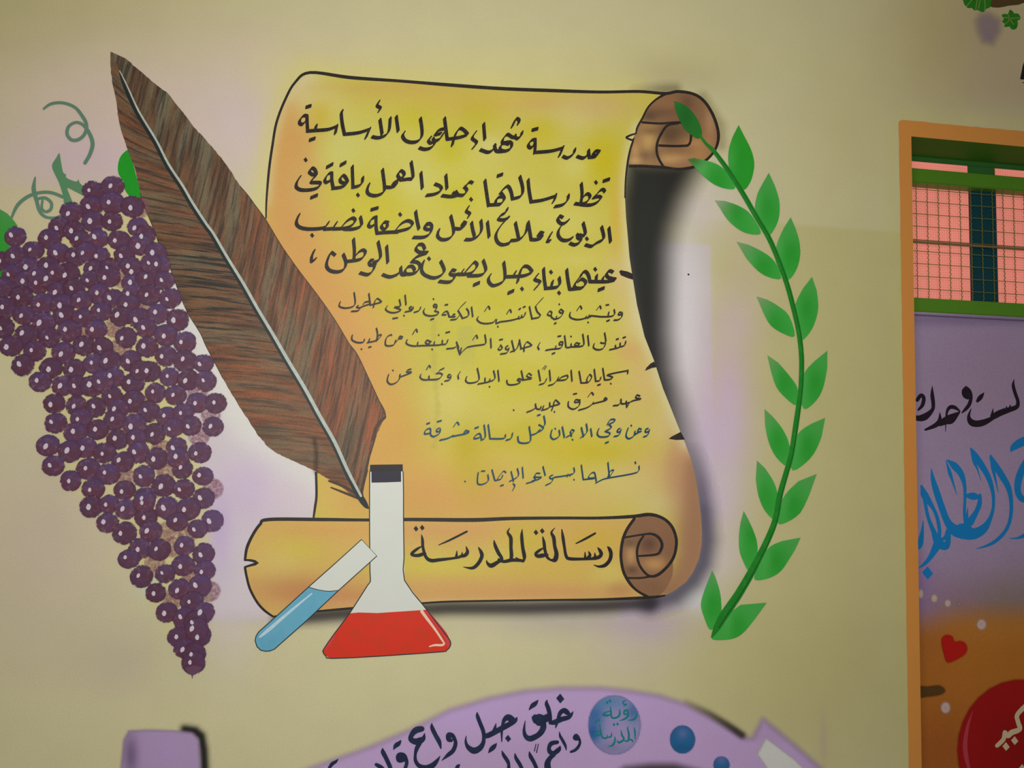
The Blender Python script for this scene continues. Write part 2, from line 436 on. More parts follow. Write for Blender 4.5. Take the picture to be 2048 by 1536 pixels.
# pink panes with the fine screen; emission stands in for daylight behind them
def pane_mat():
    m, nt, b = newmat('pink_screened_pane', 0.6)
    g = nt.nodes.new('ShaderNodeNewGeometry'); s = nt.nodes.new('ShaderNodeSeparateXYZ'); nt.links.new(g.outputs['Position'], s.inputs[0])
    def lines(o, per, w):
        t = math_n(nt, 'PINGPONG', math_n(nt, 'MULTIPLY', o, 1 / per), 0.5)
        return math_n(nt, 'LESS_THAN', t, w)
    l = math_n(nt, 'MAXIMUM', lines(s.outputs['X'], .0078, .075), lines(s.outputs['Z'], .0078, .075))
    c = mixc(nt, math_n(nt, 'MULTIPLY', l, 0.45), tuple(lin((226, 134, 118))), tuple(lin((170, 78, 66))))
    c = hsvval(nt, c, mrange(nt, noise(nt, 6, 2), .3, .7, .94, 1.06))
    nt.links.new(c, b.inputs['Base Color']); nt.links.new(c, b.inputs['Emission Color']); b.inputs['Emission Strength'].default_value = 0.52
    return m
M_PANE = pane_mat()
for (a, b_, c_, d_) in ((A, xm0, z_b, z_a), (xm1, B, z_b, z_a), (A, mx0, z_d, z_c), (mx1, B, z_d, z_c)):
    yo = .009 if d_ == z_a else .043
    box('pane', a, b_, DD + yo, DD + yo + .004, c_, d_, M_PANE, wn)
M_WIRE = paint((110, 112, 52), 'painted_wire', .3, (86, 104, 40), 40)
M_BAR = paint((126, 106, 66), 'metal_bar_paint', .4, (90, 80, 50), 60)
def wavy(name, p0, p1, amp, per, r, mat, y, horizontal):
    L = (Vector(p1) - Vector(p0)).length; n = max(2, int(L / per * 4)); V = []; F = []
    for i in range(n + 1):
        t = i / n; c = Vector(p0).lerp(Vector(p1), t); o = amp * math.sin(t * L / per * 2 * math.pi)
        if horizontal: c.z += o * .4; c.y += o
        else: c.x += o; c.y += -o * .4
        for k in range(4):
            a = math.pi / 4 + k * math.pi / 2
            q = (0, r * math.cos(a), r * math.sin(a)) if horizontal else (r * math.cos(a), r * math.sin(a), 0)
            V.append((c.x + q[0], c.y + q[1], c.z + q[2]))
    for i in range(n):
        for k in range(4): a = 4 * i + k; b = 4 * i + (k + 1) % 4; F.append([a, b, b + 4, a + 4])
    return mesh_obj(name, V, F, mat, wn)
yw = DD + .012
xw0 = at(1748 + 443 / 3.413, 480, yw).x; dx = (at(1748 + 886 / 3.413, 480, yw).x - xw0) / 6.0
k = -3
while xw0 + k * dx < B:
    x = xw0 + k * dx; k += 1
    if x > A: wavy('wire', (x, yw, z_d - .005), (x, yw, z_c + .005), .0011, .0135, .0012, M_WIRE, yw, False)
zw0 = at(1825, 200 + 605 / 3.413, yw).z; zw1 = at(1825, 200 + 1285 / 3.413, yw).z; dz = (zw0 - zw1) / 8.0
for j in range(9):
    z = zw0 - j * dz
    if j == 4: continue
    wavy('wire', (A, yw, z), (B, yw, z), .0007, dx, .0012, M_WIRE, yw, True)
zb = at(1850, 484, yw).z
box('bar', A, B, yw - .004, yw + .004, zb - .0045, zb + .0015, M_BAR, wn, .001)
box('bar', A, B, yw - .003, yw + .003, zb + .004, zb + .0058, M_BAR, wn, .0005)
# ------------------------------------------------------------------ painted scroll
INK = paint((38, 30, 28), 'dark_brown_outline_paint', 0.5, (66, 58, 44), 120)
EDGE_R = [(1275, 254), (1265, 282), (1260, 301), (1255, 327), (1251, 361), (1250, 395), (1252, 434), (1256, 478), (1259, 515), (1265, 554), (1274, 610), (1289, 673), (1308, 721), (1326, 777), (1341, 814), (1360, 862), (1371, 888), (1382, 918), (1391, 955), (1398, 999), (1402, 1031), (1404, 1065), (1403, 1091), (1398, 1117), (1387, 1143), (1372, 1164), (1351, 1180), (1330, 1191), (1312, 1195), (1296, 1194)]
sheet = [(620, 145), (700, 155), (800, 162), (900, 170), (1000, 177), (1100, 181), (1200, 183), (1330, 187), (1312, 199), (1296, 215), (1285, 236)] + EDGE_R + \
        [(1280, 1120), (1260, 1034), (900, 1040), (627, 1040), (633, 990), (631, 940), (600, 800), (560, 640), (532, 440), (533, 400), (538, 340), (545, 290), (553, 245), (570, 200), (590, 165)]
SHEET_SPLATS = [
    (600, 300, 50, 120, (204, 152, 86), .95), (575, 390, 50, 60, (202, 168, 108), .8), (620, 200, 70, 44, (208, 196, 140), .9), (600, 160, 40, 30, (206, 196, 150), .8),
    (590, 480, 70, 80, (204, 156, 86), .95), (640, 560, 90, 90, (206, 158, 84), .95), (690, 640, 90, 90, (205, 156, 86), .95), (740, 740, 80, 110, (206, 158, 84), .9), (800, 860, 70, 110, (204, 158, 74), .95),
    (740, 960, 120, 70, (206, 162, 84), .8), (680, 1000, 70, 50, (208, 176, 96), .8), (860, 980, 90, 60, (206, 156, 88), .9), (1000, 1010, 160, 40, (208, 162, 96), .8), (1120, 1000, 110, 40, (206, 170, 100), .7),
    (1000, 210, 160, 26, (202, 160, 84), .55), (800, 190, 120, 26, (200, 166, 80), .45), (1200, 215, 90, 30, (204, 174, 106), .8), (900, 330, 110, 60, (204, 196, 112), .7), (780, 280, 90, 60, (200, 192, 104), .6),
    (680, 300, 50, 60, (200, 194, 112), .8), (1120, 240, 90, 40, (202, 190, 124), .8), (1020, 400, 90, 40, (202, 196, 100), .5), (1120, 450, 90, 40, (206, 198, 110), .6), (860, 430, 80, 50, (202, 192, 90), .5),
    (1205, 320, 36, 50, (194, 176, 18), .9), (900, 300, 40, 40, (190, 178, 30), .7), (1080, 260, 46, 30, (196, 176, 26), .7), (830, 240, 50, 30, (192, 178, 36), .6), (920, 390, 50, 40, (192, 182, 30), .6), (960, 230, 40, 30, (190, 176, 40), .6),
    (1180, 210, 50, 26, (200, 168, 110), .5), (1236, 430, 16, 90, (204, 166, 50), .8), (1060, 500, 120, 50, (196, 184, 56), .5), (760, 420, 60, 60, (194, 182, 36), .6), (700, 400, 40, 60, (198, 184, 60), .6),
    (1240, 560, 34, 60, (210, 182, 130), .8), (1290, 760, 50, 70, (208, 176, 116), .8), (1265, 640, 26, 60, (212, 190, 140), .7), (1260, 700, 30, 26, (206, 156, 100), .6), (1180, 775, 60, 30, (208, 164, 80), .6),
    (1330, 850, 36, 50, (210, 184, 134), .7), (1310, 940, 60, 50, (206, 160, 108), .7), (1250, 960, 90, 60, (208, 186, 120), .7), (1370, 960, 30, 70, (182, 136, 104), .9), (1385, 1080, 34, 120, (166, 122, 90), .95), (1350, 1000, 30, 40, (196, 158, 112), .7), (1310, 1010, 40, 36, (204, 186, 130), .7), (1340, 1180, 60, 30, (150, 108, 80), .9),
    (880, 720, 70, 160, (186, 176, 70), .6), (960, 660, 120, 70, (190, 180, 56), .6), (1100, 620, 120, 60, (198, 188, 70), .6), (1020, 760, 120, 50, (194, 182, 50), .7), (1080, 700, 80, 30, (202, 190, 96), .6), (900, 800, 60, 60, (204, 190, 110), .7),
    (935, 905, 30, 46, (182, 160, 20), .9), (1020, 880, 60, 26, (192, 172, 40), .8), (1180, 900, 90, 30, (194, 174, 34), .85), (1120, 900, 60, 30, (196, 176, 44), .7), (1000, 930, 120, 40, (204, 178, 84), .6), (1100, 830, 120, 30, (204, 184, 100), .6), (1230, 840, 50, 40, (204, 180, 110), .6),
    ('L', [(566, 230), (556, 330), (566, 430), (600, 520), (660, 620), (720, 720)], 40, (204, 150, 84), .75),
    ('L', [(740, 780), (760, 900), (720, 990), (860, 1000), (980, 990)], 60, (206, 154, 84), .6),
    (800, 175, 200, 14, (196, 160, 86), .5), (1085, 205, 40, 20, (204, 162, 90), .5), (640, 230, 26, 36, (196, 168, 40), .6), (980, 290, 30, 20, (206, 198, 130), .6), (1150, 330, 30, 30, (206, 198, 120), .6), (830, 370, 36, 30, (206, 200, 122), .5),
    (1150, 520, 50, 20, (206, 194, 110), .5), (790, 600, 40, 30, (190, 178, 30), .6), (1000, 600, 60, 20, (190, 178, 30), .4), (950, 940, 40, 60, (188, 168, 50), .5), (1060, 850, 50, 24, (190, 174, 40), .6),
    (1330, 700, 8, 40, (210, 190, 150), .4), ('L', [(1385, 930), (1392, 1040), (1388, 1110), (1360, 1160)], 30, (160, 116, 86), .9), (1352, 930, 22, 60, (196, 148, 108), .6), (1370, 905, 20, 20, (200, 150, 110), .5),
    ('L', EDGE_R[:17], 14, (214, 204, 172), .6), ('L', [(533, 400), (545, 290), (570, 200), (620, 150)], 12, (208, 190, 140), .6),
    ('F', lambda x, y: (np.abs(x - (870 + 4 * np.sin(y / 40))) < 5) * (y > 640) * (y < 900), (170, 158, 70), .35),
    ('F', lambda x, y: (np.abs(x - (928 + 6 * np.sin(y / 50))) < 16) * np.clip((760 - y) / 80, 0, 1) * (y > 655), (166, 160, 100), .3),
]
def reach(fn_list):  # keep list short helper
    return fn_list
sc_ = thing('painted_scroll', 'large yellow and orange parchment scroll with curled ends painted on the cream wall', 'mural painting', 960, 640)
# black airbrushed shade behind the sheet: soft on its outer side
SHADE = [(1255, 322), (1398, 322), (1384, 350), (1358, 400), (1340, 452), (1330, 505), (1328, 591), (1328, 665), (1334, 740), (1348, 795), (1364, 851), (1384, 925), (1394, 980), (1372, 980), (1340, 900), (1270, 700), (1240, 500), (1240, 400)]
def shade_soft(V):
    return 1.0
softpoly('shade', SHADE, 92, 5, (34, 32, 30), [(1330, 600, 30, 200, (40, 38, 52), .5), (1290, 480, 40, 200, (38, 42, 34), .6), (1345, 500, 24, 60, (66, 60, 84), .6), (1380, 900, 30, 60, (70, 66, 92), .8)], sc_, 1,
         extra=lambda V: np.clip((V[:, 1] - 320) / 8, 0, 1) * np.where(V[:, 1] > 780, np.clip((1000 - V[:, 1]) / 220, 0, 1) ** .6, 1))
def strip(name, line, w, rgb, st, parent, lay, ramp=None):
    L = np.array(line, float)
    A0, A1 = L.min(0) - w * 2, L.max(0) + w * 2
    nx = int((A1[0] - A0[0]) / 4) + 2; ny = int((A1[1] - A0[1]) / 4) + 2
    gx, gy = np.meshgrid(A0[0] + np.arange(nx) * 4, A0[1] + np.arange(ny) * 4); V = np.stack([gx.ravel(), gy.ravel()], 1)
    a = np.exp(-(sdist(V, line, False) / w) ** 2) * st
    if ramp is not None: a = a * ramp(V)
    idx = np.arange(nx * ny).reshape(ny, nx); F = np.stack([idx[:-1, :-1].ravel(), idx[:-1, 1:].ravel(), idx[1:, 1:].ravel(), idx[1:, :-1].ravel()], 1)
    F = F[a[F].max(1) > .04]; used = np.unique(F); re = np.full(len(V), -1); re[used] = np.arange(len(used))
    c = rgba(np.tile(np.array(rgb, float), (len(used), 1)), a[used])
    return mesh_obj(name, Wn(V[used], -lay * LAY), re[F].tolist(), M_AIR, parent, c)
strip('shade', [(1385, 900), (1400, 960), (1408, 1030), (1412, 1080), (1405, 1125), (1385, 1160), (1350, 1190), (1300, 1206)], 22, (78, 74, 98), .65, sc_, 1.5, lambda V: np.clip((V[:, 1] - 870) / 150, 0.0, 1))
strip('shade', [(1300, 1206), (1200, 1212), (1050, 1216), (900, 1216), (700, 1226), (560, 1238)], 15, (56, 50, 56), .75, sc_, 2)
strip('shade', [(1350, 178), (1300, 180), (1260, 180)], 12, (120, 108, 66), .4, sc_, 2, lambda V: np.clip((V[:, 0] - 1250) / 80, 0, 1))
strip('shade', [(1405, 195), (1440, 250), (1442, 290)], 12, (160, 146, 96), .35, sc_, 2)
filled('sheet', sheet, 7, (196, 182, 74), SHEET_SPLATS, M_WALL, sc_, 3)
# top curl with the folded back flap
curl = [(1278, 183), (1330, 187), (1356, 183), (1387, 188), (1408, 202), (1424, 226), (1434, 252), (1437, 275), (1432, 296), (1421, 312), (1406, 325), (1387, 334), (1356, 338), (1325, 334), (1260, 331), (1262, 300), (1265, 282), (1272, 262), (1285, 236), (1296, 215), (1312, 199), (1328, 190)]
filled('curl', catmull(curl, 3, True), 5, (140, 102, 68), [
    (1300, 280, 22, 40, (204, 164, 96), .9), (1345, 318, 50, 12, (200, 156, 100), .9), (1400, 300, 22, 30, (186, 136, 84), .8), (1370, 250, 60, 60, (120, 86, 60), .4), (1300, 232, 18, 12, (84, 62, 50), .8), (1372, 205, 16, 16, (88, 64, 48), .7),
    (1340, 270, 18, 16, (96, 72, 48), .9), (1300, 262, 18, 8, (120, 88, 58), .7), (1290, 312, 18, 12, (110, 82, 64), .7), (1420, 250, 12, 40, (178, 136, 100), .8), (1325, 225, 40, 10, (104, 74, 58), .6), (1345, 262, 30, 16, (92, 68, 48), .7), (1400, 275, 24, 20, (150, 104, 70), .6), (1270, 300, 10, 20, (196, 150, 92), .8), (1312, 308, 10, 20, (96, 72, 60), .5), (1375, 325, 20, 8, (150, 108, 80), .7), (1340, 205, 30, 10, (150, 100, 70), .6), (1270, 322, 14, 8, (210, 170, 110), .7), (1390, 285, 26, 10, (196, 150, 90), .5)], M_WALL, sc_, 4)
# bottom roll
roll = [(537, 1039), (740, 1040), (820, 1040), (945, 1040), (1020, 1036), (1120, 1035), (1270, 1032), (1300, 1040), (1320, 1060), (1320, 1150), (1296, 1194), (1200, 1199), (960, 1201), (820, 1209), (698, 1216), (546, 1232), (529, 1221), (514, 1204), (500, 1178), (493, 1152), (490, 1134), (514, 1126), (490, 1121), (494, 1095), (506, 1069), (520, 1049)]
filled('bottom_roll', roll, 7, (204, 166, 92), [
    (600, 1100, 60, 30, (200, 180, 60), .7), (560, 1130, 60, 40, (206, 180, 104), .7), (700, 1100, 60, 60, (206, 168, 92), .7), (900, 1060, 160, 18, (206, 154, 94), .8), (1050, 1080, 50, 40, (198, 180, 60), .7), (880, 1130, 160, 30, (204, 186, 80), .9), (1100, 1140, 120, 30, (204, 172, 80), .8),
    (1190, 1080, 60, 30, (202, 168, 64), .8), (1220, 1150, 40, 30, (206, 186, 96), .8), (600, 1180, 100, 30, (186, 126, 80), .8), (700, 1195, 120, 20, (194, 130, 84), .8), (900, 1180, 160, 22, (206, 156, 96), .8), (1100, 1185, 140, 16, (204, 150, 96), .8), (520, 1190, 20, 30, (196, 150, 90), .6), (650, 1060, 100, 16, (208, 156, 84), .7),
    (1240, 1180, 30, 16, (180, 124, 86), .6), (860, 1205, 200, 8, (216, 180, 140), .5), (1000, 1110, 30, 20, (200, 190, 90), .5)], M_WALL, sc_, 4)
rend = [(1269, 1039), (1299, 1030), (1325, 1036), (1343, 1052), (1352, 1075), (1352, 1096), (1346, 1117), (1345, 1150), (1330, 1180), (1312, 1194), (1296, 1194), (1275, 1182), (1260, 1167), (1248, 1146), (1243, 1125), (1242, 1104), (1246, 1078), (1255, 1057)]
filled('roll_end', catmull(rend, 3, True), 5, (136, 98, 70), [
    (1298, 1088, 18, 18, (98, 66, 54), .9), (1310, 1128, 26, 14, (190, 142, 88), .9), (1262, 1110, 12, 20, (188, 144, 92), .9), (1260, 1086, 14, 8, (100, 80, 56), .7), (1340, 1100, 10, 50, (132, 92, 66), .7), (1320, 1050, 26, 12, (140, 98, 72), .6), (1264, 1140, 12, 8, (96, 70, 50), .8), (1310, 1175, 30, 14, (128, 90, 66), .6), (1340, 1165, 20, 20, (150, 104, 74), .6)], M_WALL, sc_, 5)
ln = Pen()
def O(txt, cr=None, w=5, smooth=5): ln.brush(pts(txt, cr), w, smooth)
C6 = crop(1200, 140, 3.84); C7 = crop(1200, 1000, 3.84); C5 = crop(440, 900, 3.4904)
O('532,436,3 533,400,4 538,340,5 545,290,5 553,245,5 570,200,5 590,165,5 620,145,6 700,155,7 800,162,6 900,170,7 1000,177,7 1100,181,7 1200,184,6 1278,183,6 1330,187,6 1356,183,6 1387,188,6 1408,202,6 1424,226,6 1434,252,6 1437,275,6 1432,296,5 1421,312,5 1406,325,6 1387,334,6 1356,338,5 1325,334,6')
O('632,946,5 633,990,5 630,1015,5 627,1036,4')
O('1332,187,6 1312,199,4 1296,215,4 1285,236,4 1275,254,4 1272,266,3')
ln.brush(pts('275,490,8 240,500,9 205,512,12 205,522,12 245,535,9 265,545,6', C6), smooth=3) if False else None
O('1272,267,3 1262,270,4 1253,274,4'); O('1253,276,4 1264,280,4 1268,277,3')
O('1266,282,4 1260,301,4 1255,327,4 1251,361,3 1250,395,3')
O('325,402 400,408 480,410 600,402 650,412', C6, 4.5); O('700,500 695,545 680,575 650,582 560,584 455,580', C6, 5)
O('600,410 520,425 470,490 440,560 436,630 455,690 490,745', C6, 5); O('232,738 320,738 400,742 490,748', C6, 6)
O('546,1233,4 529,1221,5 514,1204,5 500,1178,5 493,1152,5 490,1135,5'); O('490,1134,4 503,1130,5 515,1126,6 503,1121,5 490,1120,4', None, 4, 2)
O('490,1120,5 494,1095,6 506,1069,6 520,1049,6 537,1039,7 640,1039,7 740,1040,6 820,1039,7 945,1040,8 1020,1037,7 1120,1036,6 1200,1036,6 1265,1033,7 1299,1029,7 1325,1036,6 1343,1052,6 1352,1075,6 1352,1096,6 1346,1117,6 1333,1135,6 1315,1150,6 1299,1152,5 1286,1141,5 1277,1125,5 1274,1104,5 1278,1086,5 1287,1072,4')
O('1269,1037,6 1255,1057,6 1246,1078,6 1242,1104,6 1243,1125,6 1248,1146,6 1260,1167,6 1275,1182,5 1296,1194,6')
O('1249,1075,4 1286,1069,4 1304,1068,5 1317,1075,6 1324,1088,6 1321,1101,6 1312,1109,5 1278,1112,4'); O('1255,1156,4 1280,1156,4 1301,1153,4')
O('698,1217,5 800,1210,4 880,1204,4 960,1202,4 1100,1200,4 1200,1199,5 1296,1195,6 1330,1191,3'); O('546,1233,3 620,1224,4 698,1217,5')
for t in ('105,178,11 130,172,14 160,182,14 182,196,12', ):
    ln.poly(pts('103,170 112,162 150,170 176,182 178,214 150,206 112,190', crop(1200, 480, 2.695)))
for t in ('242,706 250,688 272,666 292,655 304,686 280,690', '370,1072 385,1060 435,1034 458,1076 410,1078'):
    ln.poly(pts(t, crop(1200, 480, 2.695)))
ln.build('outline', INK, sc_, 7)

# ------------------------------------------------------------------ quill feather
def feather_mat(name, shift, dark):
    m, nt, b = newmat(name, 0.55)
    uv = nt.nodes.new('ShaderNodeAttribute'); uv.attribute_name = 'Barb'; v = uv.outputs['Vector']
    sx = nt.nodes.new('ShaderNodeSeparateXYZ'); nt.links.new(v, sx.inputs[0])
    f1 = noise(nt, 1.0, 4, .62, v)
    mp = nt.nodes.new('ShaderNodeMapping'); nt.links.new(v, mp.inputs[0]); mp.inputs['Location'].default_value = (shift, 7, 3); mp.inputs['Scale'].default_value = (2.4, 0.8, 1)
    f2 = noise(nt, 1.0, 4, .7, mp.outputs[0])
    mp2 = nt.nodes.new('ShaderNodeMapping'); nt.links.new(v, mp2.inputs[0]); mp2.inputs['Location'].default_value = (shift + 40, 2, 3); mp2.inputs['Scale'].default_value = (.55, .7, 1)
    f3 = noise(nt, 1.0, 4, .6, mp2.outputs[0])
    c = mixc(nt, mrange(nt, f1, .38, .62, 0, 1), tuple(lin((62, 49, 38))), tuple(lin((108, 82, 58))))
    t = nt.nodes.new('ShaderNodeAttribute'); t.attribute_name = 'Tint'; st = nt.nodes.new('ShaderNodeSeparateColor'); nt.links.new(t.outputs['Color'], st.inputs[0])
    red = math_n(nt, 'MULTIPLY', mrange(nt, f2, .42, .66, 0, 1), st.outputs[0])
    c = mixc(nt, red, c, tuple(lin((176, 88, 56))))
    c = mixc(nt, math_n(nt, 'MULTIPLY', st.outputs[0], .45), c, tuple(lin((128, 84, 54))))
    gre = math_n(nt, 'MULTIPLY', mrange(nt, f3, .47, .6, 0, 1), st.outputs[1])
    c = mixc(nt, gre, c, tuple(lin((112, 104, 82))))
    mp3 = nt.nodes.new('ShaderNodeMapping'); nt.links.new(v, mp3.inputs[0]); mp3.inputs['Location'].default_value = (shift + 90, 20, 3); mp3.inputs['Scale'].default_value = (3.2, 1.0, 1)
    f4 = noise(nt, 1.0, 3, .7, mp3.outputs[0])
    drk = math_n(nt, 'MULTIPLY', mrange(nt, f4, .5, .6, 0, .95), st.outputs[2])
    c = mixc(nt, drk, c, tuple(lin((44, 42, 40))))
    gr = noise(nt, 330, 3); c = hsvval(nt, c, mrange(nt, gr, .3, .7, .82, 1.22))
    nt.links.new(c, b.inputs['Base Color'])
    return m
RACH = [(221, 103), (239, 141), (255, 173), (278, 223), (313, 281), (337, 328), (366, 372), (385, 405), (413, 448), (427, 467), (455, 515), (487, 567), (517, 620), (547, 670), (577, 722), (610, 777), (640, 832), (670, 885), (695, 940), (722, 992), (737, 1017)]
RIGHT = [(252, 117), (262, 126), (275, 138), (290, 150), (305, 164), (322, 176), (337, 188), (348, 203), (360, 217), (372, 233), (384, 249), (397, 264), (410, 278), (439, 311), (460, 340), (480, 372), (497, 392), (510, 410), (532, 440), (562, 490), (597, 540), (635, 590), (670, 640), (700, 690), (715, 710), (735, 752), (755, 795), (767, 822), (771, 832), (760, 855), (750, 875), (742, 902), (735, 935), (725, 975), (727, 995), (737, 1017)]
LEFT = [(221, 129), (224, 164), (230, 190), (234, 211), (236, 234), (243, 264), (258, 308), (270, 337), (281, 386), (285, 405), (300, 440), (310, 465), (322, 500), (340, 535), (355, 577), (375, 625), (400, 665), (412, 692), (432, 730), (446, 757), (460, 782), (480, 815), (500, 845), (517, 872), (535, 892), (550, 905), (587, 922), (630, 942), (680, 972), (712, 995), (722, 1004), (737, 1017)]
def jag(P, amp, step=3.0, seed=1):
    r = random.Random(seed); out = []
    for a, b in zip(P[:-1], P[1:]):
        n = max(1, int(math.dist(a, b) / step))
        for i in range(n):
            t = i / n; out.append((a[0] + (b[0] - a[0]) * t + r.uniform(-amp, amp), a[1] + (b[1] - a[1]) * t + r.uniform(-amp, amp)))
    return out + [P[-1]]
def vane(name, edge, d, side, parent, mat, tint):
    poly = [RACH[0]] + jag(edge, .7, 5, 3) + RACH[::-1][1:-1]
    v, f = tri(poly, 11); V = np.array(v)
    o = mesh_obj(name, Wn(V, -9 * LAY), f, mat, parent)
    d = np.array(d, float); d /= np.hypot(*d); nrm = np.array((-d[1], d[0]))
    dist = sdist(V, RACH, False)
    al = V @ d
    if side < 0: sl = .16 + .62 * np.exp(-(np.clip(V[:, 1] - 120, 0, 999) / 190) ** 2); ac = V[:, 1] - sl * (V[:, 0] - 330)
    else: ac = V @ nrm
    ac = ac + side * (dist ** 2) * .0006          # barbs bow a little
    B = np.stack([ac / 21.0, al / 150.0, np.zeros(len(V))], 1).astype(np.float32)
    a = o.data.attributes.new('Barb', 'FLOAT_VECTOR', 'POINT'); a.data.foreach_set('vector', B.ravel())
    T = np.ones((len(V), 4), np.float32); T[:, :3] = tint(V)
    a = o.data.color_attributes.new('Tint', 'FLOAT_COLOR', 'POINT'); a.data.foreach_set('color', T.ravel())
    return o
q = thing('quill_feather', 'tall brown quill feather with a pale shaft painted between grapes and scroll', 'feather', 737, 1017)
def tintR(V):
    t = np.clip((V[:, 1] - 300) / 350, 0, 1); u = np.clip(sdist(V, RACH, False) / 70, 0, 1)
    return np.stack([.1 + .95 * t * (.3 + .7 * u), .75 - .2 * t, .8 - .15 * t], 1)
def tintL(V):
    t = np.clip((V[:, 1] - 150) / 120, 0, 1); k = np.exp(-((V[:, 1] - 560) / 120) ** 2)
    return np.stack([.1 + .3 * t * (1 - .6 * k) + .3 * np.clip((V[:, 1] - 650) / 100, 0, 1), .45 + 0 * t, .75 + .4 * k - .3 * np.clip((V[:, 1] - 700) / 200, 0, 1)], 1)
vane('vane', RIGHT, (.26, -1), 1, q, feather_mat('feather_right_paint', 0, 0), tintR)['label'] = 'right vane with steep reddish brown barbs'
vane('vane', LEFT, (1, .2), -1, q, feather_mat('feather_left_paint', 33, 0), tintL)['label'] = 'left vane with near level dark barbs'
strip('old_line', [(629, 880), (633, 910), (631, 944)], 4, (50, 44, 40), .4, q, 9.6)
ed = Pen()
ed.brush([(a, b, 1.6) for a, b in RIGHT[15:28]], smooth=3); ed.brush([(a, b, 2.2) for a, b in RIGHT[23:29]], smooth=3)
ed.brush([(a, b, 1.6) for a, b in LEFT[8:20]], smooth=3)
for t in ('662,975,3 690,986,5 715,996,5 722,1000,3', '658,962,4 690,974,6 718,992,5', '740,905,4 730,950,6 722,990,5', '735,940,3 727,970,4 724,990,3', '752,870,3 740,910,3', '770,835,5 755,850,6 745,880,4', '757,800,2 768,820,3 771,834,3'):
    ed.brush(pts(t), smooth=3)
ed.build('edge_line', paint((66, 48, 30), 'feather_edge_paint', .4, (110, 70, 36), 90), q, 10)
sh = Pen()
P_ = [(x - 4.5, y + 3.5, 6.5) for x, y in RACH[2:-1]]; P_ = [(239, 146, 2)] + P_ + [(731, 1012, 7), (736, 1016, 3)]
sh.brush(P_, smooth=3); sh.brush(pts('716,985,9 726,1000,10 734,1012,6 737,1018,2'), smooth=3)
sh.build('shaft_shade', paint((30, 38, 36), 'shaft_dark_paint', .3, (52, 60, 50), 80), q, 11)
sf = Pen(); sf.brush([(x, y, w) for (x, y), w in zip(RACH[1:-1], [1.8, 2.6, 3.6, 4.2, 4.6, 4.8, 5, 5, 5, 5.4, 5.8, 6, 6.4, 6.8, 7, 7, 7, 6.5, 4.5])], smooth=4)
sf.build('shaft', paint((170, 176, 168), 'shaft_white_paint', .6, (206, 208, 200), 60), q, 12)

# ------------------------------------------------------------------ flask and test tube
WHITE = paint((206, 207, 199), 'white_glass_paint', .2, (198, 198, 196), 14)
LINE = paint((34, 44, 44), 'thin_dark_line_paint', .2, (26, 48, 74), 50)
fk = thing('conical_flask', 'white painted conical flask with red liquid and black stopper', 'flask', 775, 1312)
body = pts('1045,148 1044,300 1044,480 1045,660 1047,850 1050,915 1030,945 905,1140 800,1280 725,1388 720,1412 738,1438 780,1455 1100,1440 1530,1410 1580,1400 1608,1368 1606,1330 1568,1280 1420,1085 1288,910 1285,750 1281,480 1281,300 1278,148', C5)
b_ = Pen(); b_.poly(body); b_.build('glass', WHITE, fk, 14)
RED = paint((208, 46, 24), 'red_liquid_paint', .7, (178, 58, 18), 26)
lq = Pen(); lq.poly(pts('905,1140 970,1134 1100,1138 1250,1128 1400,1118 1442,1115 1500,1192 1568,1280 1606,1330 1608,1368 1580,1400 1530,1410 1100,1440 780,1455 738,1438 720,1412 725,1388 800,1280', C5)); lq.build('liquid', RED, fk, 15)
pk = Pen(); pk.brush(pts('1440,1118,14 1500,1195,24 1565,1280,30 1590,1330,26 1590,1370,18', lambda p: (440 + p[0] / 3.4904, 900 + p[1] / 3.4904, p[2] / 3.4904)))
pk.build('liquid_rim', paint((200, 58, 66), 'pinkish_red_paint', .3), fk, 16)
pk = Pen(); pk.brush(pts('735,1390,10 760,1350,24 800,1290,10', lambda p: (440 + p[0] / 3.4904, 900 + p[1] / 3.4904, p[2] / 3.4904)))
pk.build('liquid_rim', paint((200, 58, 66), 'pinkish_red_paint', .3), fk, 16)
hl = Pen(); W5 = lambda p: (440 + p[0] / 3.4904, 900 + p[1] / 3.4904, p[2] / 3.4904)
hl.brush(pts('1408,1125,22 1440,1170,20 1500,1250,16 1550,1325,14 1566,1350,10', W5)); hl.brush(pts('1462,1372,8 1500,1362,14 1550,1362,16 1568,1350,10', W5)); hl.build('highlight', paint((226, 190, 170), 'pale_highlight_paint', .3), fk, 17)
stp = Pen(); stp.poly(pts('1048,103 1275,100 1277,148 1264,150 1264,222 1160,226 1058,228 1057,152 1046,150', C5)); stp.build('stopper', paint((38, 28, 46), 'stopper_paint', .5, (30, 30, 62), 60), fk, 18)
st2 = Pen(); st2.poly(pts('1048,103 1275,100 1277,146 1048,150', C5)); st2.build('stopper_rim', paint((26, 22, 24), 'stopper_rim_paint', .4, (52, 36, 50), 70), fk, 19)
fo = Pen(); fo.brush([(x, y, 2.0) for x, y in body], smooth=2); fo.brush([(x, y, 1.6) for x, y in pts('725,1388 720,1412 738,1438 780,1455 1100,1440 1530,1410 1580,1400 1608,1368 1606,1330 1568,1280 1420,1085', C5)], smooth=3)
fo.build('outline', LINE, fk, 20)
tt = thing('test_tube', 'tilted white painted test tube holding blue liquid beside the flask', 'test tube', 532, 1300)
tb = pts('988,625 1095,740 830,978 600,1195 380,1390 350,1402 320,1405 285,1398 258,1372 245,1330 252,1298 270,1270 400,1155 620,955 800,795', C5)
t1 = Pen(); t1.poly(tb); t1.build('glass', WHITE, tt, 21)
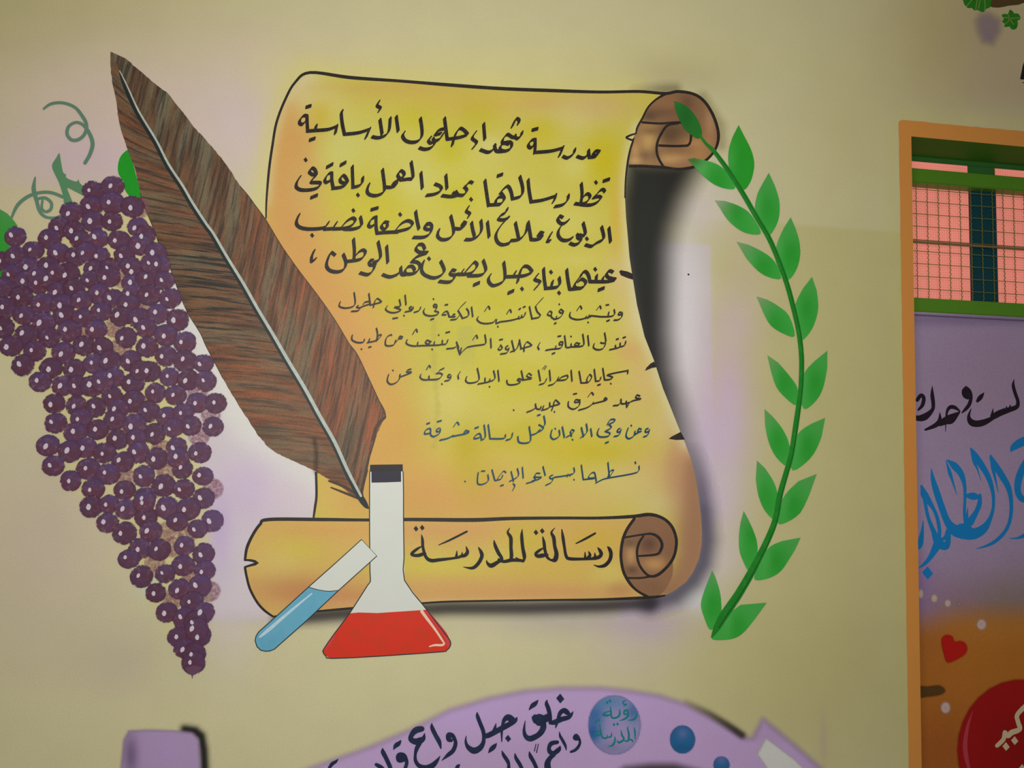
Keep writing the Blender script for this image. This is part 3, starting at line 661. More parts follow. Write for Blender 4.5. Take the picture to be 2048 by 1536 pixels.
bl = Pen(); bl.poly(pts('620,957 655,968 700,979 760,986 830,980 600,1195 380,1390 350,1402 320,1405 285,1398 258,1372 245,1330 252,1298 270,1270 400,1155', C5)); bl.build('liquid', paint((98, 162, 188), 'blue_liquid_paint', .6, (84, 150, 180), 18), tt, 22)
th = Pen(); th.brush(pts('640,1003,10 560,1068,14 450,1160,20 340,1255,24 278,1305,14', W5)); th.build('highlight', paint((176, 198, 212), 'pale_blue_highlight_paint', .3), tt, 23)
to = Pen(); to.brush([(x, y, 1.9) for x, y in tb], smooth=1, closed=True); to.brush([(x, y, 1.5) for x, y in pts('620,957 655,968 700,979 760,986 830,980', C5)]); to.build('outline', LINE, tt, 24)
# ------------------------------------------------------------------ lettering: every word is traced stroke by stroke with a broad nib
CA = crop(560, 180, 4.971); CB = crop(860, 200, 4.971); CC = crop(580, 400, 4.971); CD = crop(860, 420, 4.971)
CE = crop(640, 560, 4.971); CF = crop(960, 580, 4.971); CG = crop(820, 770, 4.0)
CH = crop(640, 1350, 8.258); CI = crop(860, 1350, 8.258); CJ = crop(1080, 1350, 8.258)
INK_A = paint((28, 18, 20), 'black_marker_ink', 0.5, (84, 72, 44), 300)
INK_B = paint((38, 32, 28), 'thin_black_marker_ink', 0.4, (76, 70, 44), 200)
INK_C = paint((22, 62, 86), 'blue_marker_ink', 0.5, (56, 84, 76), 200)
INK_D = paint((26, 22, 26), 'black_brush_paint', 0.25, (52, 46, 36), 120)
INK_N = paint((30, 36, 66), 'navy_brush_paint', 0.5, (28, 66, 88), 40)
INK_T = paint((24, 118, 124), 'teal_brush_paint', 0.4, (50, 110, 140), 60)
def lettering(label, words, ink, w, ang=52, lay=26, y=0.0, t=1.1, group=None, name='lettering_line'):
    allp = [pts(s.strip(), cr)[0] for cr, txt in words for s in txt.split(';')]
    cx = sum(p[0] for p in allp) / len(allp); cy = sum(p[1] for p in allp) / len(allp)
    o = thing(name, label, 'writing', cx, cy, y, group)
    for wi, (cr, txt) in enumerate(words):
        lay = lay + .06; p = Pen()
        for s in txt.split(';'):
            P = pts(s.strip(), cr); a_ = ang
            if len(P) == 2 and abs(P[0][0] - P[1][0]) < 18 and abs(P[0][0] - P[1][0]) > 1.5 * abs(P[0][1] - P[1][1]): a_ = 78
            p.nib(P, w if a_ == ang else w * .88, a_, t)
        p.build('word', ink, o, lay, y)
    return o
# مدرسة شهداء حلحول الأساسية
lettering('first and topmost line of thick black Arabic writing on the scroll', [
 (CB, '1685,512 1650,508 1622,528 1640,552 1675,530; 1683,515 1650,560 1585,570; 1583,572 1575,498; 1578,510 1565,550 1530,576 1500,574 1462,560; 1440,487 1430,530 1395,562 1360,576 1322,560; 1322,465 1310,500 1285,558; 1318,478 1200,508 1055,520; 1040,528 1045,470 1045,395; 1045,392 1008,402 978,440 988,472 1018,468 1040,430; 1015,300 1072,284'),
 (CB, '915,318 905,355 875,382 850,375 845,350; 850,372 815,368 780,345 755,350 720,395; 722,392 722,425 790,418 812,440 800,485 745,508 700,495 700,460 735,430 785,440; 740,508 660,508 640,445; 648,450 630,490 580,520 500,495; 815,268 835,225 855,188 880,192 885,215 875,240; 533,235 545,392; 455,318 418,378 460,415 455,445 425,478'),
 (CA, '1635,278 1648,380 1662,488; 1665,490 1790,470 1862,445; 1866,440 1830,400 1790,382 1755,420 1730,480 1712,552; 1640,385 1590,395 1555,420 1545,445 1600,432; 1625,430 1585,490 1530,508; 1500,470 1475,498 1495,528 1535,512; 1520,480 1538,530 1500,575 1440,590 1385,575; 1395,280 1412,400 1405,470 1365,512 1300,520 1245,500 1218,455 1235,420'),
 (CA, '1155,262 1175,410; 1095,278 1085,395 1050,450 980,475 915,465; 993,292 1015,440; 985,112 965,155 998,178 982,212; 893,382 852,478; 885,392 780,425 640,440; 640,438 618,330 608,235; 618,205 608,235; 565,352 550,432; 560,362 480,392 360,402 270,408; 360,350 350,400; 275,410 270,330 268,262; 268,258 235,256 198,295 198,335 230,338 262,298; 258,172 308,156; 292,500 348,480')],
 INK_A, 7.9)
# تخط رسالتها بمداد العمل باقة في
lettering('second line of thick black Arabic writing on the scroll, starting beside the dark shade', [
 (CB, '1722,808 1785,786; 1650,820; 1738,912 1722,890 1690,900 1655,942 1625,972; 1622,972 1680,960 1698,978 1655,1022 1590,1045 1500,1040; 1503,830 1512,930 1500,1025; 1500,1000 1540,945 1575,935 1590,970 1550,1020 1500,1035 1440,1030'),
 (CB, '1375,945 1368,995 1320,1042 1240,1060; 1250,940 1240,985 1222,1018; 1248,955 1120,995 1005,1012; 975,792 985,900 1005,1015; 892,760 922,880 905,955 825,982; 820,985 805,910 775,858 735,880 695,925; 700,920 725,950 738,990 700,1035 650,1040; 650,1035 660,985 700,962 735,965; 700,1038 580,1045; 545,798 562,920 582,1052; 668,758 722,738'),
 (CA, '1915,925 1885,915 1845,955 1830,965; 1835,965 1858,1000 1825,1045 1770,1045; 1770,1045 1745,1008; 1765,1048 1700,1060 1610,1050; 1720,1020 1735,1050; 1648,845 1660,982; 1540,935 1595,960 1600,1000 1540,1035 1455,1048; 1900,1088; 1400,820 1415,978'),
 (CA, '1303,715 1322,870 1275,885 1200,895; 1205,895 1170,850 1195,805 1228,820 1230,860 1180,890 1120,930; 1125,930 1158,920 1150,950 1100,968 1045,965; 1018,790 1038,950 1030,1015 960,1050 890,1040 865,1000 885,935'),
 (CA, '822,868 815,925 780,955 720,968; 718,758 725,965; 775,1045; 655,930 605,915 598,875 630,850 658,880 668,925 615,965 520,978; 530,980 515,900 515,828; 515,826 480,835 445,890 460,920 500,900; 462,770 525,735; 598,750 655,718'),
 (CA, '255,695; 350,840 320,840 292,815 310,780 340,785 358,820 360,850; 360,850 320,890 310,918 360,920 400,925 385,965 320,990 220,995 165,970 165,920 200,862; 305,1072 372,1045')],
 INK_A, 7.9)
# الربوع، ملامح الأمل واضعة نصب
lettering('third line of thick black Arabic writing on the scroll, ending in a wide open bowl', [
 (CB, '1778,1270 1795,1412; 1705,1260 1728,1370 1690,1408; 1700,1400 1650,1425 1605,1455 1545,1440; 1560,1380; 1522,1222 1545,1325 1520,1352; 1540,1345 1480,1350 1460,1335; 1490,1340 1465,1355 1480,1378 1508,1375; 1502,1380 1490,1415 1440,1440 1390,1425; 1320,1168 1285,1155 1270,1190 1300,1228 1340,1225 1378,1195; 1320,1235 1280,1290 1275,1345 1310,1390 1370,1395 1415,1370; 1208,1322 1180,1370; 1185,1365 1165,1405 1195,1400'),
 (CB, '1125,1325 1090,1318 1075,1348 1105,1355; 1110,1340 1110,1370 1060,1388 1005,1388; 975,1212 990,1300 1005,1388; 972,1225 950,1320 890,1385 800,1398; 848,1220 865,1300 882,1380; 768,1080 750,1120 700,1150 680,1185 730,1192 782,1170; 780,1165 700,1255 655,1340 670,1410 720,1440 790,1425'),
 (CB, '570,1212 588,1362; 505,1198 512,1290 480,1350 420,1385 350,1388; 412,1218 425,1290 442,1355; 382,1062 360,1105 395,1130 380,1165; 358,1225 330,1215 318,1245 345,1250; 350,1245 305,1280 245,1278; 205,1152 232,1270 230,1335 185,1380 115,1388 75,1350 88,1290'),
 (CC, '1378,245 1350,240 1340,280 1375,295 1405,285; 1350,240 1390,235 1410,270 1390,335 1330,370 1225,372; 1248,112 1262,200 1282,288; 1095,145; 1050,300 1100,240 1160,208 1205,218 1215,250 1175,285 1080,310 1030,318; 975,225 935,222 908,260 930,290 965,275 965,240; 1080,318 960,322 870,330; 865,332 855,260 855,168; 850,170 810,190 780,245 800,268 840,245; 805,98 875,78'),
 (CC, '698,168 712,235 695,268 620,290 540,290; 630,105; 500,285 560,214 622,180 648,202 628,240 560,278 430,288; 462,225 430,278; 382,222 350,268 290,285 170,288 90,268 62,220 90,145; 430,285 340,290; 220,352')],
 INK_A, 7.9)
# عينها بناء جيل يصون عهد الوطن ،
lettering('fourth line of thick black Arabic writing on the scroll, last of the thick ones', [
 (CD, '1818,618 1785,605 1755,630 1765,665 1800,680 1842,688; 1840,695 1760,712 1590,712; 1722,670 1708,712; 1655,650 1650,712; 1672,798 1732,775; 1643,590; 1590,712 1575,650 1545,612 1510,630 1500,660; 1498,655 1450,720 1435,765 1490,780 1535,755 1548,715 1510,688 1475,710; 1460,782 1390,790; 1358,592 1370,690 1388,788'),
 (CD, '1282,672 1290,730 1260,768 1145,780; 1218,708 1205,768; 1128,582 1135,680 1150,782; 1203,618; 1283,825; 1072,642 1040,690 1095,718 1042,785'),
 (CD, '1015,612 975,565 925,565 895,620 870,718; 1012,620 930,655 745,665; 850,615 825,662; 732,520 745,620 740,690 700,730 625,752 585,715 582,675 600,645; 915,785; 775,828 832,802'),
 (CD, '528,500 555,590 530,635 480,652 380,655; 330,640 400,560 440,520 468,545 450,590 390,635 280,640; 330,598 300,642; 252,605 215,598 200,635 240,648 280,635; 250,640 230,695 180,718 90,710; 432,748 492,722; 105,510 142,600 110,650 50,675 0,670; 0,670 -60,640 -85,590 -65,510; -10,485'),
 (CC, '1340,490 1318,445 1270,448 1252,490 1290,520 1365,522; 1362,528 1270,560 1205,612; 1205,612 1270,622 1292,665 1250,722 1170,738 1140,715 1165,670 1215,660 1240,700; 1160,740 1110,738 1100,668; 1102,690 1075,735 995,765 920,742'),
 (CC, '960,458 972,622; 875,415 900,550 880,600 825,622; 825,600 790,605 795,645 850,645; 845,640 825,700 775,742 695,725; 630,388 640,500 635,600; 620,598 680,520 730,498 748,530 700,590 560,612; 528,540 555,620 535,690 470,715 395,700 362,650 378,580 400,532; 412,520 448,548; 240,502 215,560; 215,560 215,612 255,585')],
 INK_A, 7.9)
TH = 3.9
# ويتشبث فيه كما تتشبث الكرمة في روابي حلحول
lettering('fifth line on the scroll, highest of the thin black Arabic lines', [
 (CD, '1905,1020 1880,1018 1875,1042 1905,1040; 1912,1025 1905,1065 1870,1092 1828,1095; 1830,990 1835,1035 1800,1058 1700,1062; 1778,1015 1770,1055; 1755,1106 1785,1095; 1748,946 1778,942; 1700,1062 1600,1052 1590,1060; 1658,992 1688,955 1700,982; 1582,1045 1575,1075; 1600,1058 1540,1078; 1572,1118; 1555,1055 1530,1080 1460,1090 1400,1072 1388,1045 1395,1018; 1462,998 1492,955 1508,985'),
 (CD, '1285,938; 1322,1005 1300,988 1285,1005 1300,1025 1325,1015; 1328,1010 1310,1050 1280,1075 1235,1088; 1258,1058 1250,1085; 1240,1088 1205,1062 1210,1018 1185,1010 1168,1040 1195,1052; 1235,1132 1255,1122'),
 (CD, '1122,875 1090,910 1048,958; 1048,958 1065,1010 1095,1045 1080,1068 1020,1080; 988,960 1000,1020 1015,1085'),
 (CD, '948,1020 935,1058 900,1072; 912,1045 900,1075 870,1080; 882,1058 870,1080 790,1100 700,1112; 700,1112 655,1130; 662,1090 655,1118; 650,1090 628,1118 560,1130 500,1120 468,1090 478,1062; 882,990 902,978; 925,968 948,960; 765,1032 792,990 808,1020; 545,1005 578,958 595,988; 675,1160'),
 (CD, '412,965 425,1062; 362,980 382,1010 378,1055 320,1078; 352,918 310,960 278,1000; 278,1000 300,1035 320,1072; 292,1048 260,1085 205,1092; 248,1040 230,1038 228,1060 250,1062 190,1062; 190,1062 172,1010 140,1018 122,1042 160,1042; 148,945 178,940'),
 (CE, '1128,190; 1155,245 1130,245 1135,270 1160,268; 1160,250 1158,285 1140,308 1175,320 1165,345 1100,358 1045,345 1028,315 1038,288; 1098,396 1132,384'),
 (CE, '1000,270 985,305 935,322; 912,268 890,270 895,292 922,285; 925,270 915,302 845,318; 845,150 855,248; 788,195 800,258 770,268; 770,268 740,272 790,290 800,305 745,325 690,320 652,292 668,258; 835,355; 722,384 772,376'),
 (CE, '612,218 572,185 545,212 530,275; 608,222 500,250; 485,135 500,250; 492,212 445,222 430,242; 495,240 455,252 410,270; 380,255 362,270 395,278; 405,268 380,305 312,312; 338,125 350,220 330,262 255,280 192,262 200,218')],
 INK_B, TH, t=.65)
# تتدلى العناقيد، حلاوة الشهد تنبعث من طيب
lettering('sixth line on the scroll, thin black Arabic with a comma near its start', [
 (CD, '1945,1305 1935,1345 1890,1362; 1890,1322 1885,1362 1840,1378 1785,1390; 1842,1345 1845,1375; 1850,1288 1875,1280; 1918,1272 1945,1262; 1735,1222 1748,1310 1720,1325 1695,1318; 1745,1330 1720,1378 1665,1390 1625,1368 1632,1330'),
 (CD, '1568,1248 1580,1350; 1518,1235 1530,1338 1495,1355; 1490,1330 1450,1322 1440,1345 1475,1350 1480,1330; 1500,1358 1400,1362; 1402,1330 1398,1362 1360,1368; 1402,1258; 1338,1250 1352,1365; 1318,1312 1288,1315 1290,1342 1315,1335; 1320,1318 1300,1372 1210,1385 1150,1395; 1252,1352 1245,1382; 1270,1258 1302,1252; 1212,1432 1242,1420; 1092,1322 1072,1360 1085,1388'),
 (CD, '1012,1345 965,1312 935,1358 935,1408; 1010,1350 900,1382; 888,1290 905,1378; 890,1300 862,1380 800,1412; 812,1298 838,1408; 775,1352 752,1362 758,1388 780,1382; 785,1372 765,1420 700,1432; 700,1342 718,1375 695,1392 678,1380 700,1352; 690,1292 722,1286'),
 (CD, '602,1278 608,1372; 545,1240 555,1318 530,1338 430,1352 370,1365; 428,1288 458,1245 472,1278; 370,1365 330,1400 298,1440; 298,1440 272,1362; 310,1372 300,1435; 285,1372 262,1312; 272,1335 245,1370 165,1380'),
 (CE, '1270,595 1255,635 1210,642; 1215,600 1205,642 1110,650; 1180,548; 1250,525 1290,515; 1105,615 1060,600 1050,625 1085,640 1090,610; 1110,650 965,655; 1138,615 1130,648; 972,620 960,655 900,652 858,630 865,595; 922,540 952,490 968,518; 1115,690'),
 (CE, '822,568 792,560 785,582 815,582; 785,582 740,635; 752,598 738,640 700,655 655,650 650,610 665,568 702,545; 710,548'),
 (CE, '560,480 572,540 560,605; 560,608 595,572 608,548 582,552 555,602 470,622; 492,585 482,618; 440,590 430,618 370,622 318,595 320,548; 482,670 508,664; 412,688')],
 INK_B, TH, t=.65)
# سجاياها اصرارًا على البدل، وبحث عن
lettering('seventh line on the scroll, thin black Arabic beginning with one long flat stroke', [
 (CF, '1470,798 1468,832; 1468,802 1330,828 1265,845; 1265,848 1318,868 1290,890 1240,895; 1220,778 1238,893; 1300,932; 1200,868 1190,900 1150,908; 1168,948 1198,938; 1135,788 1150,905; 1110,862 1090,840 1065,880 1062,918 1092,905 1108,872; 1070,922 1005,925; 985,808 1005,925'),
 (CF, '905,798 915,908; 868,850 872,875 840,895 770,900; 770,900 815,865 868,848; 780,868 760,905 725,938 680,950; 690,798 700,905; 662,882 640,925 590,942; 580,798 600,905; 625,782 645,755; 642,788 658,762'),
 (CF, '512,850 485,830 465,858 512,878; 510,882 430,895; 410,803 430,895; 430,898 385,882 372,895 400,918 350,940 280,940 265,898'),
 (CE, '1768,898 1780,1008; 1725,902 1738,980 1680,1012 1570,1035; 1688,985 1682,1012; 1640,975 1640,1018; 1685,1062; 1563,878 1582,980 1550,1015 1480,1025 1448,1000 1458,962; 1392,915 1372,950 1378,985'),
 (CE, '1295,942 1272,945 1275,970 1298,965; 1302,952 1290,992 1240,1005; 1232,878 1195,895 1180,910; 1155,930 1195,928 1215,945 1175,985 1080,992; 1082,955 1078,990 1020,990 995,965 1002,940; 1060,890 1082,850 1098,872; 1212,1035'),
 (CE, '905,888 872,895 862,915 905,915; 908,922 850,945 795,965; 795,938 785,992 740,1030 695,1035 668,1000 682,940; 725,900')],
 INK_B, TH, t=.65)
# عهد مشرق جديد .
lettering('eighth line on the scroll, short thin black Arabic of three words and a dot', [
 (CF, '1590,1055 1558,1045 1550,1072 1598,1082; 1598,1085 1500,1110 1460,1168; 1460,1168 1452,1105; 1480,1120 1410,1132 1400,1085; 1405,1102 1380,1142 1325,1150'),
 (CF, '1262,1082 1240,1072 1235,1095 1262,1092; 1248,1100 1120,1132; 1125,1118 1110,1140 1060,1172 980,1195; 1075,1060 1108,1020 1128,1045; 985,1095 948,1092 945,1118 985,1112; 992,1092 985,1150 930,1185 880,1162 878,1110; 928,1036 962,1030'),
 (CF, '792,1132 748,1095 728,1150 712,1200; 790,1136 690,1162; 740,1212; 692,1120 690,1165 650,1188 610,1195; 632,1152 622,1185; 605,1160 600,1185 560,1178 550,1132; 560,1165 520,1195 465,1215'), (CF, '335,1195')],
 INK_B, TH, t=.65)
# ومن وحي الايمان نحمل رسالة مشرقة
lettering('ninth line on the scroll, longer of the two thin blue Arabic lines', [
 (CG, '1905,350 1885,355 1885,378 1908,372; 1915,358 1900,402 1868,415; 1850,355 1828,350 1825,375 1850,372; 1830,378 1790,402; 1800,370 1790,408 1750,430 1728,405 1745,345; 1770,325'),
 (CG, '1680,350 1660,358 1662,378 1682,372; 1688,358 1670,402 1632,412; 1578,320 1598,282 1632,275 1635,292 1590,315; 1590,315 1610,342 1565,368; 1560,370 1600,388 1580,412 1520,415 1498,390 1510,350; 1562,466 1588,455'),
 (CG, '1445,350 1455,412; 1410,312 1415,378 1365,422; 1370,340 1388,415; 1292,358 1312,368 1290,395 1250,418; 1282,372 1292,412; 1218,335 1235,420; 1300,438; 1192,362 1195,408 1150,435 1125,410 1135,360; 1162,350'),
 (CG, '1070,248 1080,310 1060,342; 1030,318 1068,345 1040,372; 1045,365 1000,392 965,402; 1040,355 1010,385; 953,333 965,440 930,465 872,458 862,412; 1018,245 1042,238'),
 (CG, '820,385 808,428 768,442; 762,398 750,428 640,430; 625,318 640,430; 592,320 602,415 570,442; 572,442 558,390 520,408 515,430 555,422; 518,348 548,336'),
 (CG, '472,372 442,365 435,385 470,382; 450,390 340,412; 345,405 300,428 238,442; 350,333 375,298 392,320; 235,345 212,358 218,375 240,368; 242,350 235,388 190,415; 192,415 165,400 162,350 125,362 118,392 158,386; 218,295 252,285; 132,312 158,304')],
 INK_C, 4.1, t=.65)
# نسطرها بسواعد الإيمان .
lettering('tenth line on the scroll, short thin blue Arabic nearest the bottom roll', [
 (CG, '1832,648 1828,688 1780,710 1600,742; 1800,615 1806,630; 1583,620 1595,735; 1595,738 1618,702 1628,682 1602,690 1582,738; 1600,742 1545,755 1485,785; 1490,772 1475,702 1440,715 1430,745 1475,742; 1475,748 1385,757; 1370,640 1386,757'),
 (CG, '1310,662 1302,712 1150,740; 1285,715 1280,730; 1262,715 1258,735; 1312,758; 1142,722 1118,732 1125,750 1148,745; 1148,742 1130,780 1085,802; 1063,652 1082,725; 1040,708 1008,708 1000,735 1050,738; 1050,742 1020,758 975,768; 990,735 1000,765 930,788'),
 (CG, '898,658 906,745; 858,668 865,730 795,772; 808,692 828,772; 825,790 838,810 820,845; 768,702 748,690 720,720 700,750; 740,722 728,752 680,765; 722,808 748,800; 655,678 678,762; 622,718 625,768 580,795 540,785 545,700; 570,690 600,688'), (CG, '440,772')],
 INK_C, 3.6, t=.55)
# رِسَالَة المدرسة on the bottom roll, brush-drawn
def brushed(label, words, ink, k, lay=26, y=0.0, name='lettering_line', group=None, cat='writing', fat=1.0):
    allp = [pts(s.strip(), cr)[0] for cr, txt in words for s in txt.split(';')]
    o = thing(name, label, cat, sum(p[0] for p in allp) / len(allp), sum(p[1] for p in allp) / len(allp), y, group)
    for wi, (cr, txt) in enumerate(words):
        lay = lay + .06; p = Pen()
        for s in txt.split(';'):
            P = pts(s.strip(), cr)
            if len(P) == 1: p.nib(P, P[0][2] / k if len(P[0]) > 2 else 9, 50)
            else: p.brush([(q[0], q[1], q[2] / k * fat) for q in P], smooth=6)
        p.build('word', ink, o, lay, y)
    return o
brushed('large black Arabic title of two words across the bottom roll', [
 (CG, '1578,1292,6 1596,1312,24 1608,1350,26 1598,1400,26 1560,1442,26 1510,1452,16 1468,1438,4; 1500,1298,4 1518,1322,22 1530,1352,26 1510,1378,26 1470,1384,22; 1478,1340,4 1482,1372,20; 1428,1330,6 1440,1362,22 1420,1386,22; 1400,1335,5 1402,1385,20; 1490,1388,20 1380,1392,20 1280,1390,24 1250,1370,22 1236,1300,20 1224,1220,22 1214,1152,6; 1328,1268,8 1400,1232,16 1482,1186,14'),
 (CG, '1160,1142,3 1132,1180,16 1150,1222,26 1158,1290,24 1172,1350,30 1160,1398,34 1130,1400,14; 1145,1410,10 1100,1380,20 1080,1320,22 1072,1260,22 1062,1215,8; 1078,1300,6 1040,1320,18 1008,1348,22 1020,1368,26 1060,1364,30 1100,1358,16; 1008,1180,34; 1058,1168,34'),
 (CG, '898,1152,4 894,1210,22 902,1300,24 915,1370,26 912,1412,8; 800,1142,3 782,1178,16 806,1222,26 808,1300,24 812,1370,26 800,1400,16; 905,1408,22 870,1398,18 845,1378,6; 890,1408,14 820,1400,26 750,1412,22 710,1395,18; 672,1240,5 680,1280,22 706,1340,26 735,1392,22 700,1418,26 650,1445,32 620,1425,18 612,1400,4; 548,1300,8 568,1335,24 575,1370,26 548,1425,26 500,1464,22 425,1455,3'),
 (CG, '448,1290,5 460,1335,24 440,1362,26 400,1372,20; 418,1335,4 415,1370,20; 375,1325,5 372,1375,22; 395,1378,18 330,1388,18 240,1398,24 170,1404,26 128,1376,22 104,1300,20 100,1240,20 92,1195,4; 98,1288,6 60,1310,18 22,1340,22 16,1358,20 60,1364,24 105,1352,24 125,1345,10; 228,1280,6 320,1240,14 455,1172,14; 48,1150,34; 98,1142,34')],
 INK_D, 4.0, fat=1.12)
# banner writing
brushed('bold navy Arabic first line curving along the lilac ribbon', [
 (CJ, '548,600,8 520,650,40 470,700,60 360,730,70 240,780,70 175,790,50; 500,660,30 450,620,70 400,585,70 340,620,60 310,690,50 290,760,40 270,830,30 255,880,8; 118,408,8 108,470,50 140,560,60 165,680,55 170,790,50; 335,390,120; 120,680,70 40,740,90 -20,790,90; -60,710,90 -90,700,80 -70,760,80; 0,720,60 40,800,60 30,900,60 -30,990,70'),
 (CI, '1960,720,60 1860,760,90; 1860,700,70 1790,690,80 1790,770,100 1850,790,80; 1880,790,60 1885,870,60 1830,960,70 1720,1030,80 1640,1050,80 1580,1010,60 1555,930,44 1560,840,26 1575,750,6; 1632,580,8 1690,510,60 1740,470,60 1790,410,6'),
 (CI, '1435,705,20 1400,760,60 1280,830,75 1150,900,75 980,990,75 905,1010,70; 1360,740,90 1290,700,90 1230,740,60 1200,820,40 1185,900,40 1185,1000,26 1185,1100,14; 1092,795,6 1075,870,40 1060,930,60; 780,610,8 785,680,50 830,800,55 880,930,55 890,1040,50 875,1130,60 820,1210,80 730,1250,90 650,1210,70 605,1150,46 590,1080,30 600,1000,6; 1290,1050,90; 962,1290,6 1010,1230,60 1060,1180,60 1105,1125,6'),
 (CI, '350,1080,50 310,1060,70 310,990,70 370,1000,60 415,1080,50 420,1150,55 380,1250,60 300,1320,55 190,1415,6; 30,795,8 35,870,55 90,990,60 150,1100,60 180,1210,20'),
 (CH, '1680,890,80 1590,910,90 1520,980,70 1500,1060,70 1580,1100,90 1660,1080,90 1710,1040,60 1728,960,8; 1650,1120,60 1600,1210,60 1575,1310,40 1580,1420,50 1640,1500,60 1750,1535,80 1850,1500,80 1930,1420,50 1985,1335,6'),
 (CH, '1380,1400,60 1310,1400,80 1310,1330,80 1380,1330,70 1425,1400,50 1430,1470,50 1400,1560,50; 1035,1205,8 1040,1270,60 1090,1370,60 1150,1500,60 1170,1560,50; 1212,1235,8 1250,1170,60 1300,1130,60 1342,1075,8'),
 (CH, '150,1540,40 200,1470,50 260,1430,40 302,1385,6; 930,1480,50 1000,1520,60 1050,1570,60')],
 INK_N, 8.258, fat=1.18)
brushed('dark Arabic second line low on the lilac ribbon, cut by the picture edge', [
 (CJ, '620,1060,40 580,1040,60 600,1000,50 645,1050,34 660,1120,34 630,1190,40 580,1240,40 510,1270,30'),
 (CJ, '320,935,6 335,1010,34 380,1090,40 420,1170,34 435,1245,8; 285,1110,50 190,1130,60 150,1200,50 165,1270,60 230,1290,60 310,1230,60 335,1170,10; 230,1310,60 160,1380,60 125,1460,80 130,1560,90'),
 (CI, '1188,1250,10 1215,1320,44 1280,1420,50 1300,1480,40 1300,1560,50; 1402,1290,8 1420,1370,44 1480,1470,50 1530,1570,44; 1640,1262,8 1660,1340,50 1720,1450,50 1770,1570,50; 1752,1135,10 1725,1255,14; 1792,1135,10 1760,1280,14; 430,1560,40 460,1510,50 495,1475,10')],
 INK_N, 8.258, fat=1.25)
# ------------------------------------------------------------------ bunch of grapes, every dabbed grape a part with its own highlight
def grape_mat():
    m, nt, b = newmat('dabbed_grape_paint', 0.5)
    tc = nt.nodes.new('ShaderNodeTexCoord'); ob = nt.nodes.new('ShaderNodeObjectInfo')
    s = nt.nodes.new('ShaderNodeSeparateXYZ'); nt.links.new(tc.outputs['Generated'], s.inputs[0])
    g = nt.nodes.new('ShaderNodeNewGeometry')
    dx = math_n(nt, 'SUBTRACT', s.outputs['X'], .5); dz = math_n(nt, 'SUBTRACT', s.outputs['Z'], .5)
    r = math_n(nt, 'MULTIPLY', math_n(nt, 'SQRT', math_n(nt, 'ADD', math_n(nt, 'MULTIPLY', dx, dx), math_n(nt, 'MULTIPLY', dz, dz))), 2.0)
    n1 = noise(nt, 120, 4, .7); n2 = noise(nt, 46, 3, .6); n3 = noise(nt, 5.0, 2)
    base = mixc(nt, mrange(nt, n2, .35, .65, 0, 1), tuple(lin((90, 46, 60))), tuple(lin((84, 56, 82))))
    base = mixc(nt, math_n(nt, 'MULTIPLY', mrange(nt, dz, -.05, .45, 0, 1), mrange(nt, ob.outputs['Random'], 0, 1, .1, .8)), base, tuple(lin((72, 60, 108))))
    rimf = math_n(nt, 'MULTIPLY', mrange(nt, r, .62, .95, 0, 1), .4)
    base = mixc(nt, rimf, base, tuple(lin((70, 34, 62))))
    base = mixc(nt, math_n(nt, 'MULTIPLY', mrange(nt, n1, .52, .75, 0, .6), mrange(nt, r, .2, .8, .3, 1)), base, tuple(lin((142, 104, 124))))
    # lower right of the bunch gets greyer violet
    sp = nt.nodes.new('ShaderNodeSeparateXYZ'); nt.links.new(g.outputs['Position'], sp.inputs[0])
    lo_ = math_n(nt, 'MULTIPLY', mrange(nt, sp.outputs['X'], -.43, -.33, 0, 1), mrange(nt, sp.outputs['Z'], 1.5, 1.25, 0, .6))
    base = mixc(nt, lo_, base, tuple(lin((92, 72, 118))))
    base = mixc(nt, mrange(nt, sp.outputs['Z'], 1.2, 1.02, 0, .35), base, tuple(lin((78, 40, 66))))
    nt.links.new(hsvval(nt, base, mrange(nt, ob.outputs['Random'], 0, 1, .95, 1.16)), b.inputs['Base Color'])
    edge = math_n(nt, 'ADD', r, mrange(nt, n1, .3, .7, -.12, .12))
    nt.links.new(mrange(nt, edge, .9, 1.02, 1, 0), b.inputs['Alpha'])
    return m
M_GRAPE = grape_mat()
def dull_mat():
    m, nt, b = newmat('thin_grape_wash', 0.6)
    b.inputs['Base Color'].default_value = tuple(lin((150, 92, 108))) + (1,)
    tc = nt.nodes.new('ShaderNodeTexCoord'); s = nt.nodes.new('ShaderNodeSeparateXYZ'); nt.links.new(tc.outputs['Generated'], s.inputs[0])
    dx = math_n(nt, 'SUBTRACT', s.outputs['X'], .5); dz = math_n(nt, 'SUBTRACT', s.outputs['Z'], .5)
    r = math_n(nt, 'MULTIPLY', math_n(nt, 'SQRT', math_n(nt, 'ADD', math_n(nt, 'MULTIPLY', dx, dx), math_n(nt, 'MULTIPLY', dz, dz))), 2.0)
    nt.links.new(math_n(nt, 'MULTIPLY', mrange(nt, r, .8, 1, .8, 0), mrange(nt, noise(nt, 150, 4, .8), .35, .65, .15, 1)), b.inputs['Alpha'])
    return m
M_DULL = dull_mat()
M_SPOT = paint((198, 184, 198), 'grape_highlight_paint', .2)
G2 = crop(0, 340, 4.2667); G3 = crop(0, 680, 4.2667); G4 = crop(120, 1000, 3.84)
GR = []
def gset(txt, cr): GR.extend((cr(p)[0], cr(p)[1], p[2] if len(p) > 2 else 0) for p in pts(txt))
